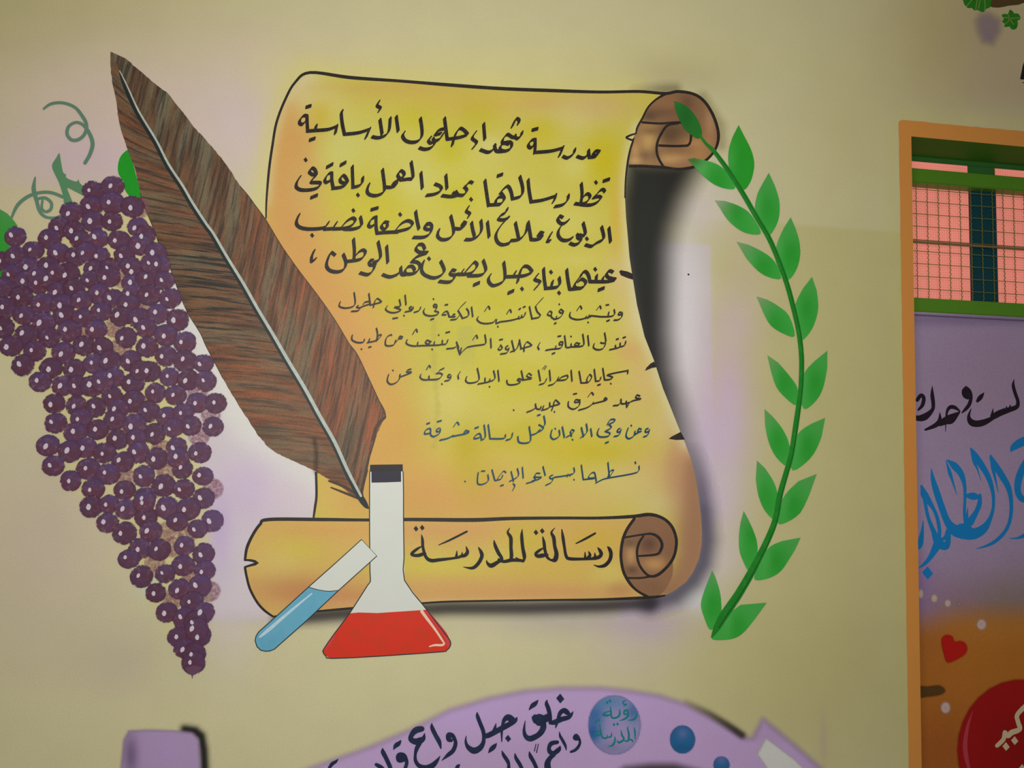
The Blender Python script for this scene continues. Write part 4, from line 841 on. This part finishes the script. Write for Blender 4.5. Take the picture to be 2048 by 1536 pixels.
gset('800,180 965,140 785,310 960,285 1135,315 612,365 510,490 800,440 960,440 1180,490 135,570,2 430,590 640,520 690,600 840,590 1020,600 1240,560 285,690 500,710 650,740 850,730 740,700 1065,730 1200,640 1330,710 25,780,2 140,740 250,830 420,820 800,850 940,830 1150,860 1370,820 580,890 110,890 215,950 340,970 430,930 770,935 930,910 1130,970 1265,930 1405,945 25,1010 190,1080 500,1040 640,1010 850,1060 1130,1060 1275,1070 1455,1095 370,1145 540,1155 700,1110 970,1100 1100,1140 45,1180 210,1240 555,1245 710,1260 870,1210 1030,1250 1190,1270 1350,1230 1520,1280 375,1310 30,1345 595,1375 825,1360 980,1350,1 1080,1430 1250,1350 1420,1410 1580,1470 230,1410 425,1430 1120,820 480,870 320,900 1290,800 1040,930,1 1220,1140,1 1300,1400,1 1180,330,1 730,1380,1', G2)
gset('100,50 300,95 545,110 200,215 440,240 350,355 720,50 880,60 1040,60,1 1260,60 1420,140 1580,180 1740,200 640,250 810,200 940,180 1120,180 1280,270 1450,315 1610,340 1755,350 975,320 1140,370 540,390 660,390 790,395 1330,450 1500,470 960,485 1145,525 470,540 655,560 820,575 1690,535 1845,540 1010,590 1270,610 1430,660 1570,620 980,680 480,710 700,670 1155,725 1820,740,2 1630,730 835,765 650,790 1320,800 1480,750 1010,850 1170,840 415,900 1700,820,1 1510,910 740,920 900,960 600,950 1185,960 1710,960,2 1340,1010 1050,1040 460,1070 760,1100 930,1140 1560,1100 1420,1110,1 1230,1160 1735,1160 1060,1160,1 610,1200 1400,1240 1570,1270 1820,1270,1 800,1270 1070,1280 1240,1340 1740,1350 785,1420 940,1400 1080,1440 1430,1430 1610,1440 1250,1510 1200,260 1400,1080 880,350 1520,1000 1000,780,1 1130,620,1 1690,450,1 1380,930,1 1320,1270,1 1800,640,1', G3)
gset('245,50 380,40 510,75 820,60 990,75 650,10 670,140 905,165 1170,160,2 370,175 500,250 700,240 820,240,1 1060,220 960,350 620,370 765,380 870,360,1 1105,410,2 535,450 730,480,1 950,500 630,585 810,565 1115,540 1010,570,1 740,710 920,680 1075,660 1150,700,1 825,860 870,760,1 1020,780 1105,860 960,910 915,1050 1080,1040 960,1135 1040,930 1030,1180 1030,1245 1050,990 980,250,1', G4)
keep = []
for g in GR:
    if all(math.hypot(g[0] - k[0], g[1] - k[1]) > 8.5 for k in keep): keep.append(g)
GR = keep
bunch = thing('grape_bunch', 'big hanging bunch of purple grapes with white highlights painted on the left', 'grapes', 240, 800)
gm = []
for k in range(8):
    r = random.Random(k); ph = r.uniform(0, 6)
    n = 22; ring = [(math.cos(2 * math.pi * i / n) * (1 + .04 * math.sin(2 * 2 * math.pi * i / n + ph) + r.uniform(-.025, .025)), math.sin(2 * math.pi * i / n) * (1 + r.uniform(-.03, .03))) for i in range(n)]
    R_ = 0.0250
    V = [(0, 0, 0)] + [(a * R_ * .5, 0, b * R_ * .5) for a, b in ring] + [(a * R_, 0, b * R_) for a, b in ring]
    F = [[0, 1 + (i + 1) % n, 1 + i] for i in range(n)] + [[1 + i, 1 + (i + 1) % n, n + 1 + (i + 1) % n, n + 1 + i] for i in range(n)]
    me = bpy.data.meshes.new('grape'); me.from_pydata(V, [], F); me.materials.append(M_GRAPE); gm.append(me)
dm = gm[0].copy(); dm.materials[0] = M_DULL
sm = []
for k in range(4):
    r = random.Random(50 + k); n = 10; a0 = r.uniform(-.5, .5)
    V = []
    for i in range(n):
        t = 2 * math.pi * i / n; x = math.cos(t) * .0042 * r.uniform(.85, 1.15); z = math.sin(t) * .0060 * r.uniform(.85, 1.15)
        V.append((x * math.cos(a0) - z * math.sin(a0), 0, x * math.sin(a0) + z * math.cos(a0)))
    me = bpy.data.meshes.new('highlight'); me.from_pydata(V, [], [list(range(n))]); me.materials.append(M_SPOT); sm.append(me)
rnd = random.Random(9)
order = sorted(GR, key=lambda g: 0 if g[2] == 1 else 1)
for i, (gx, gy, kd) in enumerate(order):
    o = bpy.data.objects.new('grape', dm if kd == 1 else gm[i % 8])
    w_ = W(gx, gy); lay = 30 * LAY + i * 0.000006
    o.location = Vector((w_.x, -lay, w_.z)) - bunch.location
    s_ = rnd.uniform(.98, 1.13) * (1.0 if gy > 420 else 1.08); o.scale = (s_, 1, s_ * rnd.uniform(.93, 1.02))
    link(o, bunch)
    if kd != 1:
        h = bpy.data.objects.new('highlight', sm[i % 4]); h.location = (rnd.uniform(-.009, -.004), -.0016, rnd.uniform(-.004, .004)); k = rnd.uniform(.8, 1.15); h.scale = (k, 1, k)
        link(h, o)
dp = Pen(); dp.poly(pts('960,1290 985,1330 1010,1345 1016,1375 1022,1345 1060,1325 1090,1285 1030,1270', G4)); dp.build('drip', paint((98, 62, 86), 'grape_drip_paint', .4), bunch, 48)
# vine stem, tendrils, leaves round the bunch
C1 = crop(0, 0, 3.4133)
VG = paint((84, 132, 92), 'faded_green_paint', .4, (96, 116, 104), 20)
p = Pen(); p.poly(catmull(pts('405,1045 415,1100 430,1175 450,1190 455,1215 520,1240 535,1225 545,1250 580,1285 580,1335 520,1310 460,1282 475,1330 498,1400 440,1390 432,1340 400,1240 375,1190 355,1130 385,1075', C1), 3, True))
o = p.build('thorny_vine', VG, None, 27); tag(o, 'short thorny green stem painted above the grape bunch', 'vine')
W1 = lambda p: (p[0] / 3.4133, p[1] / 3.4133, p[2] / 3.4133)
p = Pen(); p.brush(pts('298,742,14 350,708,20 430,702,20 510,732,22 560,790,24 590,850,24 580,910,24 540,950,24 490,955,24 458,915,24 470,862,22 520,835,20 570,855,22 610,910,26 632,980,28 615,1050,26 580,1112,24', W1))
tag(p.build('tendril', paint((92, 124, 104), 'grey_green_tendril_paint', .4, (110, 130, 122), 18), None, 27), 'upper curling grey green tendril with one loop, left of the feather tip', 'tendril')
p = Pen(); p.brush(pts('80,1482,16 120,1400,24 190,1342,24 270,1315,22 350,1315,22 430,1345,22', W1)); p.brush(pts('240,1210,10 230,1290,30 250,1370,26 270,1440,24 310,1480,20 370,1487,18 408,1475,18', W1)); p.brush(pts('265,1355,20 310,1352,22 350,1385,22 345,1430,22 310,1445,20 285,1420,18 290,1370,16', W1))
tag(p.build('tendril', paint((92, 126, 104), 'grey_green_tendril_paint', .4, (110, 130, 122), 18), None, 27.5), 'lower tendril crossing itself around a small ring beside the grape stem', 'tendril')
LG = paint((24, 142, 28), 'bright_green_leaf_paint', .4, (40, 160, 44), 14)
p = Pen(); p.poly(catmull(pts('880,1020 825,1065 805,1130 810,1190 842,1240 850,1290 880,1335 920,1347 970,1342 930,1200 900,1080', C1), 3, True))
tag(p.build('grape_leaf', LG, None, 6), 'bright green leaf half hidden behind the feather, above the grapes', 'leaf')
G2p = pts('-260,300 0,335 60,370 110,420 152,480 130,540 60,540 60,620 105,680 60,705 20,760 25,830 28,930 -60,950 -260,900', G2)
filled('grape_leaf', G2p, 8, (52, 140, 56), [(20, 430, 40, 40, (96, 140, 96), .8), (0, 480, 60, 60, (44, 150, 40), .7), (4, 550, 20, 16, (20, 150, 20), .7)], M_WALL, None, 28)
tag(bpy.context.scene.objects['grape_leaf.001'], 'green leaf cut by the left picture edge under the first grapes', 'leaf')

# ------------------------------------------------------------------ laurel branch: stem and nineteen stencilled leaves
lb = thing('laurel_branch', 'long curved green laurel branch of stencilled leaves painted right of the scroll', 'branch', 1424, 1272)
CR6 = crop(1200, 140, 3.84); C6B = crop(1200, 480, 2.695)
LEAVES = [  # outline, base point, tip point, pale amount at the tip
 (CR6, '570,238 600,245 645,265 700,310 750,380 780,455 780,510 745,525 690,490 640,440 600,360 575,290', 0, .1),
 (CR6, '1065,422 1110,510 1160,610 1185,710 1175,800 1150,870 1105,920 1050,860 1000,780 985,690 992,600 1020,510', 0, .1),
 (CR6, '672,685 720,675 790,690 880,715 940,750 1000,810 1040,905 970,912 880,880 800,820 730,750', 0, .35),
 (CR6, '1297,788 1340,880 1375,990 1380,1090 1360,1180 1300,1272 1250,1220 1200,1120 1190,1050 1210,950 1250,870', 0, .2),
 (CR6, '880,1000 960,1005 1060,1040 1140,1090 1200,1170 1235,1257 1140,1257 1060,1220 980,1150 920,1060', 0, .8),
 (CR6, '1465,1130 1500,1210 1530,1310 1538,1420 1510,1530 1450,1610 1390,1560 1350,1470 1352,1370 1380,1280 1420,1200', 0, .2),
 (C6B, '735,8 800,25 880,65 940,115 978,206 910,200 850,165 790,100', 0, .7),
 (C6B, '1143,198 1168,270 1177,360 1160,440 1130,500 1085,542 1060,490 1045,420 1055,340 1095,260', 0, .15),
 (C6B, '843,303 900,320 960,355 1020,410 1050,517 990,505 920,460 880,390', 0, .7),
 (C6B, '1226,596 1225,690 1205,790 1170,860 1108,912 1085,870 1085,790 1105,710 1160,650', 0, .15),
 (C6B, '902,620 960,660 1020,730 1065,800 1060,890 1000,850 950,790 920,700', 0, .5),
 (C6B, '1214,958 1195,1060 1160,1140 1110,1200 1040,1242 1025,1170 1045,1090 1080,1030 1140,990', 0, .2),
 (C6B, '887,910 930,950 985,1020 1022,1110 1012,1217 950,1170 910,1090 890,1000', 0, .4),
 (C6B, '1169,1260 1130,1370 1080,1470 1010,1520 960,1527 965,1450 1000,1370 1070,1300', 0, .3),
 (C6B, '846,1188 890,1230 940,1310 960,1400 945,1505 890,1460 855,1380 840,1290', 0, .3),
 (C7, '1104,83 1140,150 1180,240 1207,330 1205,440 1150,547 1100,470 1070,380 1068,270 1080,170', 0, .3),
 (C7, '1542,288 1500,380 1450,460 1390,545 1300,600 1188,612 1210,520 1250,430 1310,355 1400,315', 0, .2),
 (C7, '862,538 890,600 920,700 932,800 925,900 852,1000 800,900 775,800 800,700 830,620', 0, .35),
 (C7, '1282,788 1230,860 1170,940 1090,1030 1000,1070 862,1070 900,1000 960,900 1080,805', 0, .15)]
for i, (cr, t, ti, pale) in enumerate(LEAVES):
    Q = pts(t, cr); base = Q[len(Q) // 2 + (0 if len(Q) % 2 else 0)]
    out = [Q[0]] + catmull(Q[1:], 3) + []
    tip = Q[0]; cx = sum(q[0] for q in Q) / len(Q); cy = sum(q[1] for q in Q) / len(Q)
    r = random.Random(i); L = math.dist(tip, (cx, cy)) * 1.1
    spl = [(tip[0], tip[1], L * .7, L * .7, (120, 170, 124), pale), (cx + r.uniform(-12, 12), cy + r.uniform(-8, 18), 24, 30, (28, 142, 30), .7), (cx - 22, cy, 14, 40, (96, 176, 96), .45), (cx + 10, cy + 30, 22, 22, (40, 150, 46), .5)]
    basec = (62, 164, 64) if i > 1 else ((30, 110, 34), (34, 150, 32))[i]
    if i == 0: spl = [(1372, 235, 14, 26, (20, 92, 30), .7), (1352, 205, 12, 12, (40, 120, 50), .6)]
    if i == 2: spl.append((1385, 320, 18, 12, (58, 110, 46), .8))
    al = lambda V: np.clip(1 - pale * .75 * np.exp(-(np.hypot(V[:, 0] - tip[0], V[:, 1] - tip[1]) / (L * .55)) ** 2), 0, 1)
    filled('leaf', out, 5, basec, spl, M_AIR, lb, 26 + (i % 3) * .5, 0, al)
stem = pts('1398,268,4 1403,275,5 1413,288,6 1427,301,8 1443,322,9 1460,346,10 1486,387,10 1512,432,10 1539,478,10 1560,528,10 1573,565,10 1583,600,10 1597,660,10 1603,710,10 1603,750,10 1601,784,10 1594,836,11 1583,907,11 1571,951,11 1560,990,12 1551,1039,12 1536,1078,13 1518,1115,14 1499,1151,16 1476,1190,17 1450,1228,18 1434,1255,14 1424,1274,4')
p = Pen(); p.brush(stem, smooth=4); o = p.build('stem', paint((26, 122, 32), 'green_stem_paint', .5, (52, 146, 52), 30), lb, 28); o['label'] = 'darker green curved stem'
p = Pen(); p.brush([(x + w * .28, y + 1, max(1.2, w * .16)) for x, y, w in stem[3:-1]], smooth=4); p.build('stem_line', paint((16, 88, 26), 'dark_green_line_paint', .3), lb, 28.6)

# ------------------------------------------------------------------ ribbon banner at the bottom with its discs
LILAC = (186, 156, 202)
rib = [(560, 1560), (640, 1530), (740, 1494), (820, 1460), (900, 1420), (980, 1396), (1050, 1382), (1120, 1376), (1200, 1376), (1260, 1382), (1320, 1392), (1370, 1408), (1420, 1434), (1460, 1458), (1490, 1476), (1506, 1476), (1526, 1438), (1560, 1466), (1600, 1500), (1650, 1545), (1690, 1590), (1560, 1620), (560, 1620)]
softpoly('ribbon_banner', rib, 22, 5, LILAC, [(1420, 1500, 80, 40, (190, 154, 200), .5), (1000, 1520, 200, 60, (180, 150, 190), .6), (1540, 1470, 30, 30, (176, 144, 184), .6), (1250, 1400, 60, 20, (190, 158, 212), .6), (900, 1430, 80, 20, (190, 160, 214), .5)], None, 2)
tag(bpy.context.scene.objects['ribbon_banner'], 'soft lilac ribbon banner arching along the bottom edge of the wall', 'banner')
bb = bpy.context.scene.objects['ribbon_banner']
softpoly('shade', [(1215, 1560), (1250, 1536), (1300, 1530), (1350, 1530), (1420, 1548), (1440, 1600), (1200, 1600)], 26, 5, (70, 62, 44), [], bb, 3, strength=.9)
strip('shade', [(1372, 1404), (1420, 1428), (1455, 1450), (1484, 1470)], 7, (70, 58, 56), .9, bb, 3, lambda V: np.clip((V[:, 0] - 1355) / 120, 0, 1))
softpoly('white_patch', [(1532, 1476), (1590, 1520), (1640, 1570), (1560, 1580), (1530, 1530), (1514, 1508)], 7, 4, (208, 204, 202), [(1560, 1520, 20, 20, (206, 206, 200), .6)], bb, 3.5)
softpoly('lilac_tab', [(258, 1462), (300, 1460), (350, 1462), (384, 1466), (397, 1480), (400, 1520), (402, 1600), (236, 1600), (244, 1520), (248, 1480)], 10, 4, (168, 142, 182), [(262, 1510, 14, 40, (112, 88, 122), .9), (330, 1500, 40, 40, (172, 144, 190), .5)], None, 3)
tag(bpy.context.scene.objects['lilac_tab'], 'lilac rounded ribbon end with a dark airbrushed side at the bottom left', 'banner')
lt = bpy.context.scene.objects['lilac_tab']
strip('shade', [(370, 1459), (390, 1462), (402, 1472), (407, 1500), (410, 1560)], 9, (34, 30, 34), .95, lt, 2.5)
dc = [(1229 + 52 * math.cos(2 * math.pi * i / 40), 1450 + 59 * math.sin(2 * math.pi * i / 40)) for i in range(40)]
bub = softpoly('lettered_disc', dc, 4, 3, (134, 134, 178), [(1190, 1430, 24, 26, (50, 100, 160), .9), (1186, 1466, 16, 20, (30, 86, 150), .95), (1215, 1405, 30, 14, (70, 126, 170), .8), (1266, 1424, 12, 18, (60, 96, 156), .8), (1240, 1470, 30, 30, (168, 140, 190), .8), (1225, 1440, 20, 30, (154, 140, 188), .6), (1220, 1496, 30, 12, (126, 116, 160), .7)], None, 3.6)
tag(bub, 'large blue and lilac disc with teal Arabic writing on the lilac ribbon', 'disc')
tl = lambda label, words, ink, k, **kw: brushed(label, words, ink, k, **kw)
tl('small teal Arabic writing in two lines inside the blue disc', [
 (CJ, '1590,600,10 1592,680,30 1545,735,34 1450,748,10; 1450,580,30 1400,590,34 1390,640,30 1440,650,30; 1445,590,30 1455,670,34 1400,725,34 1312,755,10; 1425,418,16 1375,440,24 1380,478,24 1430,485,20 1385,512,20; 1312,560,14 1318,640,34 1290,690,34 1220,712,34 1180,690,30 1172,610,30 1160,520,12; 1165,600,20 1090,615,24 1040,655,34 1100,668,40 1165,655,24; 1108,455,44; 1155,430,44'),
 (CJ, '1555,865,14 1568,950,30 1572,1070,12; 1455,845,10 1448,890,26 1468,980,34 1462,1070,34; 1530,1095,30 1495,1062,24 1440,1092,30 1390,1082,20; 1338,908,12 1352,990,34 1385,1060,30 1310,1115,40 1268,1082,14; 1230,1015,14 1240,1075,30 1200,1160,34 1125,1178,8; 1180,945,10 1178,1005,30 1140,1030,30; 1110,985,10 1110,1030,30 1070,1045,34 1025,1020,30 1000,920,30 985,800,10; 990,925,20 930,955,24 915,990,34 960,995,40 1000,975,24; 930,770,44; 970,745,44; 1222,820,44; 1280,812,44')], INK_T, 8.258, lay=5)
for cx, cy, rx, ry, lab in ((1365, 1479, 25, 28, 'dark blue disc on the lilac ribbon, the whole one beside the black edge'), (1443, 1530, 16, 17, 'smaller dark blue disc cut by the bottom picture edge')):
    poly = [(cx + rx * math.cos(2 * math.pi * i / 28), cy + ry * math.sin(2 * math.pi * i / 28)) for i in range(28)]
    o = softpoly('blue_disc', poly, 3, 2.5, (34, 94, 146), [(cx, cy - 12, 12, 12, (96, 110, 164), .8), (cx, cy + 18, 20, 8, (24, 84, 130), .7)], None, 3.8); tag(o, lab, 'disc')

# ------------------------------------------------------------------ top right corner vine, letter fragment and nail hole
CT = crop(1880, 0, 8.536)
LG2 = paint((38, 118, 24), 'vine_leaf_green_paint', .5, (30, 96, 20), 60); VN = paint((128, 150, 70), 'leaf_vein_paint', .2)
def vine_leaf(label, outline, veins, lay):
    o = thing('vine_leaf', label, 'leaf', *pts(outline, CT)[0])
    p = Pen(); p.poly(catmull(pts(outline, CT), 2, True)); p.build('blade', LG2, o, lay)
    for v in veins:
        p = Pen(); p.brush(pts(v, CT), 1.4, 3); p.build('vein', VN, o, lay + 1)
vine_leaf('lobed green leaf under the brown branch in the top right corner', '1050,260 1110,235 1160,240 1190,165 1240,190 1270,230 1330,230 1375,290 1360,340 1320,350 1330,400 1310,480 1250,508 1200,480 1190,450 1150,460 1090,455 1110,410 1060,370 1090,320', ['1160,240 1190,320 1260,420', '1190,320 1280,310 1380,300', '1190,320 1130,295 1080,310', '1190,320 1150,380 1100,410'], 3)
vine_leaf('broad green leaf cut by the top picture edge', '400,-160 410,60 440,100 480,140 540,135 590,180 640,170 700,200 750,205 790,150 850,130 870,40 880,-160', ['560,-20 500,50 450,110', '640,-20 620,80 610,170', '690,0 670,60 660,150', '760,0 770,90 760,180'], 3)
p = Pen(); p.poly(catmull(pts('780,-200 800,40 860,110 900,125 1000,130 1100,115 1160,100 1250,90 1350,80 1430,50 1700,20 1700,-200', CT), 2, True)); tag(p.build('vine_branch', paint((84, 62, 34), 'brown_branch_paint', .6, (70, 74, 34), 50), None, 2), 'dark brown vine branch along the top right corner', 'branch')
SMP = [(1978, 26), (2000, 40), (2000, 62), (1985, 88), (1966, 84), (1956, 62), (1952, 42), (1962, 28)]
o = softpoly('grape_smudge', SMP, 24, 3, (156, 134, 150), [(1978, 72, 14, 12, (150, 126, 160), .8)], None, 2.5, strength=.55); tag(o, 'faded lilac grape smudge below the top right branch', 'grapes')
p = Pen(); p.poly(pts('1434,1060 1410,1130 1395,1210 1380,1280 1368,1345 1385,1358 1434,1358 1600,1358 1600,1060', CT)); tag(p.build('letter_fragment', INK_D, None, 2), 'dark brown painted mark cut by the right picture edge above the door', 'mark')
p = Pen(); p.poly(pts('1395,1410 1434,1400 1600,1400 1600,1425 1434,1422', CT)); tag(p.build('letter_fragment', INK_D, None, 2), 'thin dark stroke under the brown mark above the door', 'mark')
p = Pen(); p.disc(1377, 549, 2.0, n=10); tag(p.build('nail_hole', paint((24, 22, 26), 'nail_hole_dark', .1), None, 2), 'tiny black nail hole in the lilac wall between scroll and laurel', 'hole')

# ------------------------------------------------------------------ paintings and writing on the door leaf
YD = DD - .0004
CW = crop(1792, 700, 4.0); CX = crop(1792, 1060, 3.2269)
DBK = paint((34, 22, 34), 'door_black_paint', .3, (46, 30, 44), 60); DBL = paint((22, 126, 198), 'door_blue_paint', .4, (20, 126, 172), 20)
brushed('black Arabic motto on the purple door leaf, above the blue writing', [
 (CW, '944,235,3 938,285,20 955,350,22 975,410,22 965,455,28 900,480,34 830,505,40 780,535,34 760,560,6; 915,435,3 908,480,24; 885,447,3 880,492,24; 860,462,3 855,505,24; 777,468,3 768,530,24; 775,545,24 700,580,40 640,590,42 600,575,40 582,530,20 602,468,4; 652,408,20 676,378,30 702,345,8'),
 (CW, '562,298,16 552,325,40 558,358,44 574,378,30; 560,300,20 588,330,24 600,380,22 586,435,24 560,470,22 528,502,8'),
 (CW, '512,490,8 470,460,24 430,460,24 405,510,14 396,655,3; 505,500,14 440,550,60 400,565,50 350,590,34; 350,500,4 350,560,26 320,600,30 235,638,14; 290,288,3 290,360,24 298,430,24 290,480,24 230,535,44 170,545,34 120,520,20; 170,400,24 200,362,24 222,385,24 212,440,24 180,478,14')], DBK, 4.0, lay=1, y=YD, fat=1.25)
brushed('tall blue flowing Arabic letters on the purple door leaf', [
 (CW, '757,835,4 765,870,30 800,930,44 850,1010,46 895,1090,40 918,1180,30 922,1290,26 900,1400,24 850,1480,26 780,1540,24 700,1575,14 640,1590,3; 757,850,10 775,940,26 790,1010,18 820,1145,3'),
 (CW, '597,780,4 625,830,36 670,900,46 720,980,40 755,1060,34 778,1160,24 778,1260,22 752,1350,30 700,1430,60 620,1470,80 540,1450,110 470,1440,80 410,1370,50 360,1240,46 320,1120,44 295,1030,30 282,945,4; 597,790,8 625,890,24 650,950,12 684,1050,3; 560,1480,30 556,1400,22 548,1300,22 552,1180,20 548,1080,26 520,990,42 470,930,50 430,895,24 400,880,4; 402,890,6 430,980,26 450,1040,18 487,1160,3; 572,1165,30 620,1170,52 680,1180,14; 672,1160,20 668,1230,34 640,1300,36 590,1380,56; 575,1260,4 565,1370,26'),
 (CW, '205,1080,6 225,1150,50 255,1200,44 300,1270,26 332,1350,26 348,1440,26 350,1510,24 395,1500,26 420,1440,30 425,1540,24; 205,1090,20 230,1200,24 255,1330,24 300,1450,34 340,1540,60 400,1570,50 420,1500,30; 330,1560,60 280,1650,36 230,1710,24 180,1745,4; 218,1360,4 212,1440,20 195,1540,44 175,1570,50'),
 (CX, '204,278,78'),
 (CW, '918,816,6 940,780,44 1000,740,60 1100,700,60; 1040,860,10 1010,950,46 980,1040,50 975,1130,44 1010,1190,44 1080,1200,40; 905,1507,3 970,1505,14 1040,1480,34')], DBL, 4.0, lay=2, y=YD, fat=1.14)
def blob(name, poly, soft, col, lab, cat, lay=3, spl=(), group=None, smooth=3):
    o = softpoly(name, catmull(poly, smooth, True), soft, 2.6, col, list(spl), None, lay, YD); return tag(o, lab, cat, group)
blob('red_heart', pts('293,725 303,690 335,677 366,690 378,722 410,716 445,728 460,765 445,800 405,828 332,856 308,795', CX), 4, (188, 22, 14), 'small tilted red heart on the orange part of the door', 'heart')
blob('red_balloon', [(2043 + 128 * math.cos(2 * math.pi * i / 30), 1500 + 141 * math.sin(2 * math.pi * i / 30)) for i in range(30)], 7, (164, 16, 16), 'big dark red balloon at the lower right of the door', 'balloon', 4, [(1985, 1440, 60, 60, (156, 12, 20), .5), (2040, 1500, 80, 60, (140, 8, 8), .6)], smooth=1)
bl_ = bpy.context.scene.objects['red_balloon']
strip_d = Pen(); strip_d.brush([(1792 + a / 3.2269, 1060 + b / 3.2269, w) for a, b, w in ((495, 1170, 1), (462, 1270, 6), (446, 1380, 9), (452, 1460, 9), (470, 1536, 6))]); strip_d.build('highlight', paint((178, 60, 74), 'balloon_highlight_paint', .3), bl_, 5.5, YD)
brushed('white wavering Arabic writing on the red balloon', [(CX, '900,1080,26 826,1145,26 782,1195,24 788,1240,24 798,1285,26 745,1308,30 722,1330,24 702,1302,20 694,1350,24 652,1392,22; 766,1360,42; 710,1398,42; 815,1536,36')], paint((206, 186, 150), 'cream_marker_paint', .3), 3.2269, lay=7, y=YD, fat=1.2)
DOTS = [(160, 412, 17, 30, 'half hidden behind the orange border, first of the row'), (247, 441, 20, 26, 'second in the row above the red heart'), (334, 473, 20, 24, 'third in the row above the red heart'), (405, 478, 10, 12, 'faintest and smallest, at the right end of the row'), (552, 610, 30, 34, 'large one right above the red heart'), (320, 1147, 30, 36, 'lowest one between heart and balloon')]
for x, y_, rx, ry, w in DOTS:
    P_ = [(x + rx * math.cos(k * math.pi / 8), y_ + ry * math.sin(k * math.pi / 8)) for k in range(16)]
    blob('white_dot', [CX(q) for q in P_], 5, (206, 178, 170) if rx > 12 else (170, 146, 150), 'pale airbrushed dot on the door, ' + w, 'dot', 3, [(1792 + x / 3.2269, 1060 + y_ / 3.2269, 4, 4, (196, 158, 150), .6)] if rx > 25 else (), smooth=1)
blob('dark_dab', pts('110,1010 200,1012 280,1005 316,1035 285,1062 200,1075 110,1080', CX), 6, (92, 62, 26), 'dark olive paint dab beside the orange border under the heart', 'mark')
